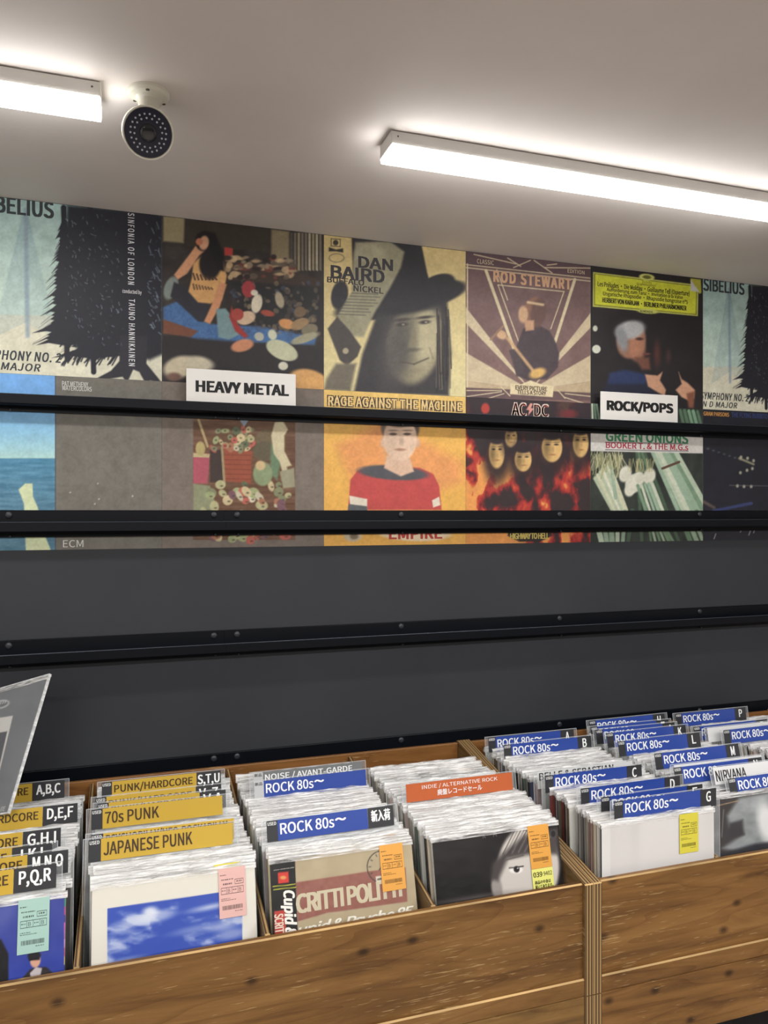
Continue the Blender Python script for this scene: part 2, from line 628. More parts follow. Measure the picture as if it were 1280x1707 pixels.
        for ti, (st, x0, x1, z0, z1, col, bold, space, shear, rot) in enumerate(s.texts):
            tv = MB()
            put_text(tv, st, x0, x1, z0, z1, -0.0003 - 0.0001 * ti * (ti > 0 and s.texts[ti - 1][0] == st), col, bold, space, shear, rot)
            if tv.v:
                A = np.array(tv.v)
                A[:, 0] = np.clip(A[:, 0], 0, W)
                A[:, 2] = np.clip(A[:, 2], 0, H)
                mb.add(A, tv.f, 0, lin(col))
        nv0 = len(mb.v)
        G = np.stack([s.lx, 0 * s.lx, s.lz], 1)
        allv = np.concatenate([np.array(mb.v), G])
        cols = np.ones((len(allv), 4), np.float32)
        cols[:nv0, :3] = np.array([c for c in mb.c])
        cols[nv0:, :3] = lin(np.clip(s.C, 0, 255))
        i, j = np.meshgrid(np.arange(s.nx - 1), np.arange(s.nz - 1))
        q = (nv0 + j * s.nx + i).ravel()
        quads = np.stack([q, q + 1, q + 1 + s.nx, q + s.nx], 1)
        me = bpy.data.meshes.new(name)
        me.from_pydata(allv.tolist(), [], mb.f + quads.tolist())
        me.materials.append(mat)
        ca = me.color_attributes.new('Col', 'FLOAT_COLOR', 'POINT')
        ca.data.foreach_set('color', cols.ravel())
        me.update()
        return me

# ================================================================== THE SETTING
WY = 2.27
X0R, X1R, Y0R = -2.2, 4.4, -2.8
def slab(name, x0, x1, y0, y1, z0, z1, mat):
    mb = MB()
    mb.box(x0, x1, y0, y1, z0, z1)
    return struct(obj(name, mb, [mat]))
slab('wall_back', X0R, X1R, WY, WY + 0.1, 0, CEIL, M['panel'])
slab('ceiling', X0R, X1R, Y0R, WY + 0.1, CEIL, CEIL + 0.1, M['ceiling'])
slab('floor', X0R, X1R, Y0R, WY + 0.1, -0.1, 0, M['floor'])
M['far'] = plain('dim_shop_wall', (104, 100, 96), 0.75, 0.15, bump=0.05)
slab('wall_left', X0R - 0.1, X0R, Y0R, WY + 0.1, 0, CEIL, M['wall'])
slab('wall_right', X1R, X1R + 0.1, Y0R, WY + 0.1, 0, CEIL, M['wall'])
slab('wall_front', X0R, X1R, Y0R - 0.1, Y0R, 0, CEIL, M['far'])

# ================================================================== CRATES
SF = 1.477                       # front edges of the side panels
def zr(z):
    return EYE + z
Z_FL, Z_BOT, Z_TF, Z_TB, YB = -1.035, -1.074, -0.826, -0.705, 2.17
def side_panel(mb, x0, x1):
    b = 0.0025
    poly = [(SF, zr(Z_BOT + 0.001)), (YB + 0.012, zr(Z_BOT + 0.001)), (YB + 0.012, zr(Z_TB)), (SF + b, zr(Z_TF)), (SF, zr(Z_TF - b))]
    # plywood layers show on the top and front edges
    mb.prism(poly, x0, x1, 0, None, [0, 0, 1, 2, 1])
def crate(label, x0, x1, parts, mat, lx):
    t = thing('record_crate', (lx, SF, zr(Z_BOT)), label, 'record crate', 'plywood record crates')
    L = Vector((lx, SF, zr(Z_BOT)))
    def sub(name, mb, mats, **k):
        mb.v = [(a - L.x, b - L.y, c - L.z) for a, b, c in mb.v]
        return obj(name, mb, mats, t, **k)
    tk = 0.022
    for a in (x0, x1 - tk):
        mb = MB()
        side_panel(mb, a + 0.0004, a + tk - 0.0004)
        sub('side_panel', mb, [M['wood_side'], M['ply'], M['worn']])
    a, b = x0 + tk, x1 - tk
    mb = MB()
    c = 0.003
    poly = [(1.487, zr(Z_FL - 0.001)), (1.499, zr(Z_FL - 0.001)), (1.499, zr(-0.828)), (1.487 + c, zr(-0.828)), (1.487, zr(-0.828 - c))]
    mb.prism(poly, a, b, 0, None, [0, 0, 0, 1, 0])
    sub('front_panel', mb, [mat, M['worn']])
    mb = MB()
    poly = [(1.479, zr(Z_BOT + 0.001)), (1.499, zr(Z_BOT + 0.001)), (1.499, zr(Z_FL - 0.001)), (1.479 + c, zr(Z_FL - 0.001)), (1.479, zr(Z_FL - 0.001 - c))]
    mb.prism(poly, a, b, 0, None, [0, 0, 0, 1, 0])
    sub('bottom_rail', mb, [mat, M['worn']])
    mb = MB()
    mb.box(a, b, YB, YB + 0.012, zr(Z_FL - 0.012), zr(Z_TB - 0.004))
    sub('back_panel', mb, [M['wood_back']], bevel=0.002)
    mb = MB()
    mb.box(a, b, 1.499, YB, zr(Z_FL - 0.012), zr(Z_FL))
    sub('base_board', mb, [M['wood_side']])
    for px in parts:
        mb = MB()
        poly = [(1.4995, zr(Z_FL)), (YB - 0.0005, zr(Z_FL)), (YB - 0.0005, zr(Z_TB - 0.012)), (1.52, zr(Z_TF - 0.01)), (1.4995, zr(Z_TF - 0.018))]
        mb.prism(poly, px - 0.005, px + 0.005, 0, None, [0, 0, 1, 2, 0])
        sub('partition', mb, [M['wood_side'], M['ply'], M['worn']])
    return t
XL0, XM, XR1 = -0.45, 0.980, 2.19
PARTS_L = (-0.092, 0.260, 0.613)
PARTS_R = (1.353, 1.757)
crate('worn plywood record crate at left holding four bins of records', XL0, XM, PARTS_L, M['wood'], 0.25)
crate('worn plywood record crate at right filled with blue ROCK 80s divider cards', XM, XR1, PARTS_R, M['wood2'], 1.6)
def cabinet(label, x0, x1, lx, mat):
    zt, zb = Z_BOT, -1.21
    L = Vector((lx, SF, 0))
    t = thing('base_cabinet', L, label, 'cabinet', 'plywood cabinets under the record crates')
    def sub(name, mb, mats, **k):
        mb.v = [(a - L.x, b - L.y, c - L.z) for a, b, c in mb.v]
        return obj(name, mb, mats, t, **k)
    for a in (x0, x1 - 0.022):
        mb = MB()
        poly = [(SF, zr(zb)), (YB + 0.012, zr(zb)), (YB + 0.012, zr(zt - 0.001)), (SF, zr(zt - 0.001))]
        mb.prism(poly, a + 0.0004, a + 0.0216, 0, None, [0, 0, 0, 1])
        sub('side_panel', mb, [M['wood_side'], M['ply']])
    mb = MB()
    mb.box(x0 + 0.022, x1 - 0.022, 1.4785, 1.50, zr(zb), zr(zt - 0.001))
    sub('front_panel', mb, [mat], bevel=0.0015)
    mb = MB()
    mb.box(x0 + 0.022, x1 - 0.022, 1.50, YB + 0.012, zr(zb), zr(zb) + 0.015)
    mb.box(x0 + 0.022, x1 - 0.022, 1.50, YB + 0.012, zr(zt - 0.016), zr(zt - 0.001))
    sub('carcass_boards', mb, [M['wood_side']])
    mb = MB()
    mb.box(x0 + 0.01, x1 - 0.01, 1.56, YB, 0, zr(zb))
    sub('plinth', mb, [M['black']])
    return t
cabinet('plywood cabinet supporting the left record crate', XL0, XM, 0.25, M['wood3'])
cabinet('plywood cabinet supporting the right record crate', XM, XR1, 1.6, M['wood2'])

# ================================================================== DISPLAY RAILS
RAIL_Z = (0.342, 0.005, -0.343, -0.698)
RAIL_WORD = ('topmost', 'second', 'third', 'lowest')
RJ = 0.261
def rail(z, x0, x1, bolts, label, low=False):
    L = Vector(((x0 + x1) / 2, WY - 0.004, zr(z)))
    t = thing('display_rail', L, label, 'display rail', 'black display rails along the wall')
    def rel(mb):
        mb.v = [(a - L.x, b - L.y, c - L.z) for a, b, c in mb.v]
        return mb
    zt = zr(z)
    yb, yp, yl = WY - 0.002, WY - 0.009, WY - 0.055
    mb = MB()
    zp = zt - 0.029 if low else zt
    mb.prism([(yp, zt - 0.073), (yb, zt - 0.073), (yb, zp), (yp + 0.002, zp), (yp, zp - 0.002)], x0, x1, 0)
    obj('back_plate', rel(mb), [M['rail'], M['rail_edge']], t)
    mb = MB()
    c = 0.0016
    mb.prism([(yl + 0.003, zt - 0.059), (yp - 0.0002, zt - 0.059), (yp - 0.0002, zt - 0.055), (yl + 0.004, zt - 0.055), (yl + 0.004, zt - 0.031),
              (yl + c, zt - 0.031), (yl, zt - 0.031 - c), (yl, zt - 0.059 + 0.003)], x0, x1, 0, None, [0, 0, 0, 0, 1, 1, 0, 0])
    obj('ledge', rel(mb), [M['rail'], M['rail_edge']], t)
    for bx in bolts:
        mb = MB()
        if not low:
          mb.lathe([(0.0092, 0), (0.0092, 0.002), (0.0072, 0.0042), (0.003, 0.005)], (bx, yp + 0.0003, zt - 0.0135), (0, -1, 0), 16)
        if not low:
            obj('bolt', rel(mb), [M['bolt']], t, smooth=True)
        mb = MB()
        mb.lathe([(0.004, 0), (0.004, 0.0045), (0.0025, 0.006)], (bx + 0.004, yp + 0.0003, zt - 0.0695), (0, -1, -0.15), 12)
        obj('rivet', rel(mb), [M['bolt']], t, smooth=True)
    return t
for i, z in enumerate(RAIL_Z):
    k = RAIL_WORD[i]
    rail(z, -1.6, RJ - 0.0002, (-0.86, -0.305, 0.232), 'left length of the %s black metal display rail on the wall' % k, i == 0)
    rail(z, RJ + 0.0002, 3.3, (0.298, 0.805, 1.368, 1.94, 2.5), 'right length of the %s black metal display rail on the wall' % k, i == 0)

# ================================================================== WALL POSTERS
TX = [0.0885 - 0.469, 0.0885, 0.560, 1.029, 1.494, 1.962, 2.430]
ZT1, ZT0, ZB = CEIL - 0.001, EYE + 0.371, EYE - 0.103
PY = WY - 0.0012
def wall_canvas(x0, x1, z0, z1, step=0.0024):
    Mw = Matrix.Translation((x0, PY, z0))
    return Canvas(x1 - x0 - 0.0006, z1 - z0 - 0.0006, Mw, step), Mw
def face(c, cx, cy, rx, ry, skin, hair, k=0.5, soft=1.6, long=False):
    sk, hr = np.array(skin, float), np.array(hair, float)
    if long:
        c.ell(cx, cy + ry * 0.25, rx * 1.75, ry * 1.85, hr, 0, soft * 6, 0.92)
    else:
        c.ell(cx, cy - ry * 0.42, rx * 1.14, ry * 0.8, hr, 0, soft * 1.5)
    c.ell(cx, cy + ry * 0.1, rx, ry, sk, 0, soft)
    c.ell(cx - rx * 0.55, cy + ry * 0.15, rx * 0.4, ry * 0.75, sk * (1 - k), 0, rx * 0.4, 0.7)
    c.ell(cx, cy - ry * 0.85, rx * 1.05, ry * 0.42, hr, 0, soft * 1.5)
    for sg in (-1, 1):
        c.ell(cx + sg * rx * 0.42, cy - ry * 0.12, rx * 0.22, ry * 0.06, hr, 0, 1)
        c.ell(cx + sg * rx * 0.42, cy - ry * 0.28, rx * 0.3, ry * 0.04, hr * 0.6 + sk * 0.4, 0, 1)
    c.ell(cx + rx * 0.08, cy + ry * 0.22, rx * 0.14, ry * 0.2, sk * 0.78, 0, 2, 0.7)
    c.ell(cx, cy + ry * 0.58, rx * 0.34, ry * 0.06, sk * np.array((0.74, 0.64, 0.62)), 0, 1.2, 0.9)
def hang(c, Mw, label, name='album_poster'):
    c.C = c.C * (1 + (fbm(c.x / 3.2, c.y / 3.2, 401, 2) - 0.5) * 0.10 + (fbm(c.x / 12, c.y / 12, 407, 3) - 0.5) * 0.10)[:, None]
    me = c.mesh(name, M['print'], 0.001, (150, 148, 140))
    o = link(name, me, None, Mw.to_translation())
    return tag(o, label, 'poster', 'square album cover posters on the wall')

# --- fir trees in snow
def fir(c, ax, ay, by, spread, col, seed, trunk=5, lean=0.0):
    r = random.Random(seed)
    n = 34
    for i in range(n):
        t = (i + 0.5) / n
        y = ay + (by - ay) * t
        wv = spread * (t ** 0.85) * (0.75 + 0.35 * r.random())
        x = ax + lean * t
        for sg in (-1, 1):
            c.poly([(x, y - 14), (x + sg * wv, y + 10 + 12 * r.random()), (x + sg * wv * 0.6, y + 7), (x, y + 12)], col, 1.0)
    c.line(ax, ay, ax + lean, by + 30, trunk, col)
def paint_firs():
    c, Mw = wall_canvas(TX[0], TX[1], ZT0, ZT1, 0.0021)
    c.vgrad(335, (162, 192, 190), 520, (196, 216, 204))
    m = smooth((c.y - (522 + 0.02 * c.x)) / 5)
    c.mix(m, (214, 212, 192))
    c.grain(14, 26, 18, 3)
    r = random.Random(5)
    for i in range(46):
        y = 350 + 190 * i / 46
        wv = 8 + 46 * i / 46
        for sg in (-1, 1):
            c.line(42, y, 42 + sg * wv, y + 26, 2.5, (140, 168, 176), 0.35, 2)
    c.line(43, 350, 46, 560, 7, (132, 152, 170), 0.7, 3)
    dk = (40, 41, 50)
    fir(c, 106, 346, 568, 58, dk, 1, 9, 6)
    fir(c, 150, 330, 590, 70, dk, 2, 9, 6)
    c.poly([(112, 342), (272, 355), (272, 590), (250, 600), (225, 596), (190, 590), (150, 600), (128, 580), (110, 560), (104, 520)], dk, 5)
    for i in range(60):
        x = 112 + 85 * r.random()
        y = 560 + 34 * r.random()
        c.line(x, y, x - 14 + 8 * r.random(), y + 16, 2.5, dk, 0.9)
    c.poly([(200, 560), (246, 560), (244, 606), (262, 628), (271, 640), (250, 634), (243, 640), (232, 620), (222, 616), (212, 638), (204, 628), (180, 632), (155, 634), (185, 618), (199, 602)], (48, 48, 56), 1.4)
    for i in range(220):
        x = 108 + 162 * r.random()
        y = 355 + 225 * r.random()
        if 205 < x < 240:
            continue
        c.line(x, y, x + 5 * r.random() - 1, y + 6 * r.random(), 1.3, (160, 176, 190), 0.5 * r.random() + 0.15)
    for i in range(24):
        x, y = 245 + 22 * r.random(), 370 + 200 * r.random()
        c.line(x, y, x + 4, y + 12 * r.random(), 1.8, (150, 170, 190), 0.5)
    tc = (58, 64, 68)
    c.text('SIBELIUS', -37, 351, 90, 337, tc, 0.045)
    c.text('SYMPHONY NO. 2', -46, 597, 102, 589, tc, 0.035, 1.05, 0.2)
    c.text('IN D MAJOR', -46, 614, 68, 607, tc, 0.035, 1.05, 0.2)
    wt = (222, 222, 226)
    c.text('SINFONIA OF LONDON', 213, 474, 224, 356, wt, 0.02, 1.15, 0, 1)
    c.text('conducted by', 204, 490, 236, 484, wt, 0.01)
    c.text('TAUNO HANNIKAINEN', 214.5, 610, 225, 499, wt, 0.02, 1.12, 0, 1)
    return c, Mw
cF, mF = paint_firs()
oF = hang(cF, mF, 'poster of dark fir trees in snow at the left end of the top row')
o2 = oF.copy()
o2.location.x = TX[5]
COL.objects.link(o2)
tag(o2, 'poster of dark fir trees in snow at the right end of the top row', 'poster', 'square album cover posters on the wall')

# --- a person seated on the floor of a cluttered room
c, Mw = wall_canvas(TX[1], TX[2], ZT0, ZT1, 0.0021)
c.fill((52, 47, 45))
c.grain(16, 20, 20, 21)
c.poly([(272, 360), (308, 362), (306, 405), (272, 402)], (150, 138, 108), 3)
c.poly([(310, 366), (448, 380), (448, 420), (310, 410)], (60, 54, 48), 3)
c.poly([(452, 382), (482, 386), (482, 440), (452, 440)], (136, 124, 98), 3)
for i in range(9):
    xx = 484 + i * 6
    c.poly([(xx, 388), (xx + 4, 388), (xx + 4, 452), (xx, 450)], random.Random(i).choice([(150, 140, 112), (116, 108, 96), (170, 160, 140), (84, 80, 74)]), 1)
c.poly([(374, 412), (388, 414), (388, 430), (374, 428)], (168, 62, 58), 1)
c.poly([(376, 432), (448, 444), (536, 466), (536, 480), (380, 468)], (64, 52, 46), 3)
rr = random.Random(4)
for i in range(70):
    x = 378 + 110 * rr.random()
    y = 428 + 36 * rr.random()
    c.ell(x, y, 3 + 6 * rr.random(), 2 + 4 * rr.random(), rr.choice([(176, 150, 116), (112, 60, 52), (148, 130, 108), (40, 34, 34), (196, 168, 130), (96, 84, 74)]), 0, 1.5, 0.85)
c.poly([(384, 468), (536, 480), (536, 560), (400, 540)], (38, 37, 40), 5)
# rug
c.poly([(272, 512), (300, 500), (350, 540), (440, 545), (528, 562), (524, 575), (440, 572), (340, 574), (310, 560), (272, 534)], (70, 104, 150), 3)
c.grain(12, 3, 3, 33, c.pmask([(272, 512), (300, 500), (350, 540), (440, 545), (528, 562), (524, 575), (440, 572), (340, 574), (272, 534)], 3))
c.poly([(272, 532), (330, 552), (318, 562), (272, 556)], (112, 72, 56), 2)
c.poly([(272, 560), (540, 580), (540, 650), (272, 640)], (44, 41, 44), 4)
c.ell(300, 612, 28, 18, (186, 176, 152), -15, 4)
c.ell(332, 606, 24, 12, (190, 182, 160), 10, 4)
c.ell(290, 628, 12, 7, (110, 84, 74), 0, 3)
c.ell(515, 636, 34, 20, (206, 158, 100), 14, 3)
for i in range(150):
    x, y = rr.uniform(384, 534), rr.uniform(470, 556)
    q = rr.choice([(58, 54, 54), (84, 74, 66), (132, 116, 92), (46, 44, 50), (110, 96, 84), (70, 84, 110)])
    c.ell(x, y, rr.uniform(1.5, 6), rr.uniform(1.5, 5), q, rr.uniform(0, 90), 1.2, 0.6)
# figure
c.ell(285, 480, 11, 20, (124, 134, 130), 20, 2)
c.poly([(290, 470), (312, 480), (352, 512), (352, 538), (330, 536), (300, 508), (284, 494)], (48, 48, 56), 2)
c.poly([(322, 440), (338, 424), (372, 436), (378, 460), (370, 500), (350, 506), (330, 504), (314, 486), (320, 462)], (204, 158, 104), 2)
c.ell(350, 440, 18, 26, (36, 32, 34), 0, 3)
for i in range(7):
    c.line(322 + 6 * i, 456 + 1.2 * i, 325 + 6 * i, 466, 3, (66, 50, 44), 0.85)
    c.line(322 + 5 * i, 474 + i, 324 + 5 * i, 482, 3, (82, 60, 48), 0.75)
c.poly([(366, 470), (378, 474), (366, 512), (350, 540), (340, 536), (352, 510)], (196, 140, 104), 2)
c.poly([(340, 400), (330, 404), (316, 424), (290, 458), (296, 466), (312, 456), (332, 426), (344, 416)], (206, 152, 116), 2)
c.ell(340, 402, 15, 17, (34, 30, 32), 0, 2)
c.poly([(340, 386), (358, 388), (372, 420), (374, 452), (362, 450), (350, 420)], (30, 28, 31), 3)
c.ell(340, 405, 8, 12, (204, 156, 124), 10, 2)
c.ell(332, 403, 6, 6, (190, 120, 92), 0, 2)
c.poly([(360, 515), (376, 514), (396, 540), (398, 558), (382, 566), (364, 562)], (116, 142, 146), 2)
c.ell(404, 576, 19, 10, (192, 132, 100), -14, 2)
c.poly([(386, 510), (396, 540), (414, 560), (408, 564), (392, 552), (382, 528)], (148, 54, 52), 2)
for (x, y, rx, ry, cl) in ((414, 482, 11, 14, (152, 58, 62)), (428, 506, 9, 16, (206, 196, 176)), (424, 488, 6, 5, (206, 198, 180)), (466, 500, 7, 14, (160, 150, 128)),
                           (410, 530, 16, 11, (198, 172, 146)), (396, 524, 10, 10, (160, 70, 62)), (446, 522, 12, 5, (150, 72, 56)), (478, 540, 14, 8, (198, 142, 92)),
                           (500, 540, 16, 9, (146, 120, 88)), (516, 550, 14, 10, (120, 112, 92)), (508, 564, 24, 7, (156, 152, 128)), (470, 584, 28, 15, (188, 190, 162)),
                           (454, 558, 7, 9, (196, 198, 176)), (472, 610, 8, 7, (200, 198, 180)), (432, 561, 8, 7, (172, 172, 160)), (500, 520, 10, 9, (112, 92, 72))):
    c.ell(x, y, rx, ry, cl, rr.uniform(-25, 25), 1.5)
hang(c, Mw, 'poster of a person in a yellow shirt seated in a cluttered room, top row')

# --- a face under a dark brimmed hat
c, Mw = wall_canvas(TX[2], TX[3], ZT0, ZT1, 0.0021)
c.vgrad(390, (206, 184, 130), 660, (214, 204, 156))
dk = (50, 49, 54)
c.ell(668, 500, 112, 26, dk, -12, 2)
c.ell(566, 492, 14, 24, dk, 10, 2)
c.ell(728, 476, 32, 17, dk, -22, 2)
c.poly([(586, 396), (702, 406), (712, 455), (722, 492), (660, 515), (590, 500)], dk, 2)
c.poly([(630, 520), (745, 500), (752, 590), (748, 660), (590, 654), (604, 590)], (60, 58, 62), 4)
c.ell(690, 574, 44, 66, (150, 143, 118), 8, 6)
c.ell(712, 560, 22, 46, (186, 178, 146), 8, 10, 0.85)
c.ell(662, 582, 26, 62, (84, 81, 80), 8, 16, 0.9)
for (x, y, a) in ((670, 541, 0.85), (708, 537, 1.0)):
    c.ell(x, y - 8, 13, 2.4, (66, 62, 62), -6, 2, a)
    c.ell(x, y, 9, 3.2, (64, 60, 62), -5, 2, a)
    c.ell(x + 2, y, 2.4, 1.6, (176, 170, 146), 0, 1, a * 0.7)
c.poly([(689, 545), (697, 575), (690, 581), (680, 578)], (134, 127, 106), 4, 0.8)
c.ell(689, 583, 11, 3, (88, 83, 78), -4, 3, 0.8)
c.line(668, 603, 690, 607, 2.6, (84, 77, 74), 0.8, 1.5)
c.line(690, 607, 714, 597, 2.6, (84, 77, 74), 0.8, 1.5)
c.line(716, 580, 722, 598, 2, (120, 113, 96), 0.7, 2)
c.ell(690, 618, 12, 3, (124, 117, 98), -4, 3, 0.6)
c.ell(678, 508, 62, 15, dk, -8, 5)
rr = random.Random(9)
for i in range(26):
    x = 728 + 22 * rr.random()
    c.line(x, 510 + 60 * rr.random(), x + 8 * rr.random() - 2, 590 + 66 * rr.random(), 2.2, rr.choice([(48, 46, 50), (120, 112, 92), (66, 62, 62)]), 0.8)
# raised arm in a cuffed glove
c.poly([(592, 404), (650, 402), (674, 420), (668, 446), (650, 480), (624, 522), (606, 562), (578, 560), (562, 526), (586, 486), (588, 440)], (150, 146, 122), 3)
c.ell(618, 424, 26, 16, (170, 164, 138), 0, 6, 0.8)
c.grain(10, 10, 10, 41, c.pmask([(592, 404), (650, 402), (674, 420), (650, 480), (606, 562), (562, 526)], 3))
c.poly([(546, 548), (562, 528), (582, 550), (602, 578), (596, 594), (578, 610), (566, 600)], (74, 70, 68), 2)
c.ell(576, 585, 5, 5, (168, 160, 134), 0, 1.5)
c.poly([(560, 606), (594, 606), (584, 652), (540, 650), (544, 632)], (110, 104, 92), 4)
c.text('DAN', 597, 446, 655, 433, (62, 60, 66), 0.06)
c.text('BAIRD', 551, 463.5, 641, 451, (60, 58, 64), 0.06)
c.text('BUFFALO', 545, 470.6, 607, 467, (56, 54, 58), 0.05)
c.text('NICKEL', 589, 485.5, 639, 480, (62, 60, 62), 0.05)
for i in range(8):
    x0 = 588 - 3.6 * i
    c.line(x0 - 1, 488.5 + 5 * i, x0 + 42 + (i * 7) % 11, 490.5 + 5 * i, 1.8, (86, 84, 80), 0.65)
c.line(552, 398, 567, 399, 1.2, (60, 56, 52)); c.line(552, 410, 567, 411, 1.2, (60, 56, 52))
c.line(552, 398, 552, 410, 1.2, (60, 56, 52)); c.line(567, 399, 567, 411, 1.2, (60, 56, 52))
c.ell(559.5, 404.5, 4.5, 4.5, (60, 56, 52), 0, 1)
c.poly([(548, 412), (560, 416), (572, 414), (572, 421), (560, 419), (548, 419)], (54, 52, 50), 1)
c.ell(561, 430, 13, 7.5, (90, 84, 72), 0, 1)
c.ell(561, 430, 12, 6.5, (204, 182, 130), 0, 1)
hang(c, Mw, 'cream poster of a face under a dark brimmed hat in the top row')

# --- mauve poster with fanned cream bands and a singer
c, Mw = wall_canvas(TX[3], TX[4], ZT0, ZT1, 0.0021)
c.vgrad(425, (112, 90, 92), 660, (128, 102, 98))
c.grain(8, 24, 24, 51)
cr_ = (214, 200, 166)
cx, cy = 884, 650
for a0, a1, col in ((196, 208, (206, 194, 164)), (172, 196, (190, 172, 140)), (150, 172, (206, 192, 160)), (128, 134, cr_)):
    for sg in (1, -1):
        p = [(cx + sg * 14 * 0, cy)]
        for a in (a0, a1):
            r_ = math.radians(a)
            p.append((cx + sg * 260 * math.cos(r_), cy - 260 * abs(math.sin(r_)) * (1 if a <= 180 else -0.3)))
        c.poly(p, col, 1.2, 0.9)
c.poly([(774, 418), (990, 442), (990, 466), (774, 442)], (92, 72, 78), 1)
for (a, b, d, e) in ((776, 441, 986, 464), (776, 446, 986, 469), (790, 424, 860, 440), (846, 430, 868, 444), (884, 434, 856, 446), (890, 434, 920, 455), (908, 446, 986, 447), (912, 442, 928, 440), (828, 450, 846, 500)):
    c.line(a, b, d, e, 1.6, cr_)
c.line(810, 451, 856, 580, 5, cr_)
c.line(958, 466, 925, 570, 5, cr_)
c.line(830, 475, 940, 486, 1.6, cr_); c.line(830, 475, 866, 574, 1.6, cr_); c.line(940, 486, 918, 548, 1.6, cr_)
c.line(779, 440, 779, 662, 2, cr_)
c.poly([(872, 548), (895, 540), (916, 552), (926, 570), (932, 590), (930, 612), (912, 632), (880, 634), (860, 626), (856, 590)], (74, 64, 70), 2)
c.poly([(848, 584), (862, 580), (874, 622), (862, 628)], (80, 70, 74), 2)
c.ell(890, 520, 17, 25, (140, 104, 88), 8, 2)
c.ell(897, 522, 13, 24, (106, 82, 76), 8, 3)
c.ell(872, 524, 8, 14, (202, 166, 132), 0, 2)
c.poly([(874, 534), (890, 534), (890, 550), (876, 552)], (192, 152, 122), 2)
c.line(880, 504, 905, 508, 4, (220, 196, 156), 0.9, 2)
c.line(846, 564, 890, 620, 5, (198, 164, 122), 0.9, 2)
c.ell(836, 558, 9, 7, (202, 166, 132), 30, 2)
c.line(818, 566, 838, 544, 3.5, (150, 120, 100))
c.ell(896, 622, 14, 8, (206, 168, 104), -20, 3)
c.poly([(776, 646), (990, 655), (990, 668), (776, 664)], (100, 80, 82), 1)
for (a, b, d, e) in ((778, 651, 836, 651), (778, 661, 836, 653), (942, 656, 986, 661), (940, 662, 972, 672), (808, 666, 840, 656), (835, 645, 850, 660), (930, 651, 942, 664)):
    c.line(a, b, d, e, 1.4, cr_)
c.poly([(851, 639), (868, 641), (884, 634), (900, 640), (923, 644), (921, 662), (850, 657)], (216, 202, 166), 1)
c.text('CLASSIC', 795, 439, 823, 434.5, cr_, 0.0)
c.text('EDITION', 946, 454.5, 974, 451.5, cr_, 0.0)
c.text('ROD STEWART', 822, 470, 952, 464.7, (204, 164, 132), 0.06, 1.1)
c.text('EVERY PICTURE', 859, 649.5, 912, 645, (84, 66, 62), 0.04)
c.text('TELLS A STORY', 862, 657, 910, 652.5, (84, 66, 62), 0.04)
hang(c, Mw, 'mauve poster of a singer before fanned cream bands in the top row')

# --- black poster with yellow title label
c, Mw = wall_canvas(TX[4], TX[5], ZT0, ZT1, 0.0021)
c.fill((40, 37, 40))
c.grain(5, 30, 30, 61)
c.poly([(988.5, 453.5), (1164, 475), (1163, 527), (988, 511)], (206, 208, 110), 1)
c.poly([(990, 455.5), (1162, 477), (1161, 525), (990, 509)], (110, 112, 40), 0.8)
c.poly([(992, 457), (1160.5, 478), (1159.5, 523.5), (991.5, 507.5)], (208, 212, 66), 0.8)
c.ell(1078, 462, 13, 5.5, (206, 208, 120), 6, 1)
c.ell(1078, 462, 7, 3, (104, 104, 50), 6, 1)
c.ell(1080, 519, 18, 4, (200, 202, 110), 4, 1)
ink = (46, 44, 30)
c.text('Deutsche', 1070, 471.5, 1086, 469, ink)
c.text('Grammophon', 1061, 476.3, 1093, 474, ink)
c.text('Les Préludes · Die Moldau · Guillaume Tell (Ouverture)', 996, 479, 1149, 484.5, ink, 0.02)
c.text('Aufforderung zum Tanz · Invitation à la Valse', 1011, 487, 1138, 492, ink, 0.02)
c.text('Ungarische Rhapsodie · Rhapsodie hongroise nº5', 1005, 494.5, 1146, 500, ink, 0.02)
c.text('HERBERT VON KARAJAN · BERLINER PHILHARMONIKER', 1003.5, 504, 1144, 510, ink, 0.05)
c.text('NUMERIQUE', 1067, 521, 1088, 518.6, ink, 0.02)
c.poly([(1151, 464), (1168, 466), (1169, 488), (1166, 490), (1151, 470)], (180, 178, 70), 1)
c.poly([(1151, 466), (1166, 487), (1151, 485)], (208, 208, 206), 1)
c.ell(992, 547.5, 4, 5, (200, 204, 190), 0, 1.2)
c.ell(994, 582, 7, 7, (206, 212, 196), 0, 1.2)
c.ell(1052, 568, 24, 30, (150, 108, 88), 15, 3)
c.ell(1062, 580, 14, 22, (176, 124, 100), 0, 4, 0.8)
c.ell(1050, 550, 25, 15, (172, 174, 176), -12, 4)
c.ell(1037, 566, 9, 20, (140, 142, 146), -12, 4)
c.ell(1066, 565, 6, 2.5, (74, 52, 50), 0, 1.5)
c.ell(1078, 590, 6, 2.2, (110, 66, 60), 0, 1.5)
c.poly([(1058, 596), (1082, 596), (1084, 616), (1070, 616)], (112, 74, 62), 4)
c.poly([(1016, 622), (1040, 616), (1078, 624), (1078, 640), (1050, 650), (1010, 650)], (44, 56, 92), 4)
c.poly([(1010, 640), (1078, 640), (1100, 660), (1100, 674), (1000, 672)], (38, 40, 58), 4)
sk = (196, 150, 122)
c.poly([(1075, 624), (1096, 626), (1104, 620), (1100, 634), (1110, 650), (1108, 660), (1096, 654), (1080, 644)], sk, 2)
c.poly([(1131, 620), (1136, 632), (1146, 638), (1158, 650), (1157, 664), (1148, 668), (1136, 662), (1126, 650), (1136, 640)], sk, 2)
c.poly([(1144, 656), (1158, 652), (1156, 680), (1148, 680)], (130, 84, 66), 3)
c.ell(1095, 590, 5, 18, (104, 60, 52), 0, 5, 0.7)
c.ell(1114, 594, 4, 10, (90, 62, 58), 0, 4, 0.6)
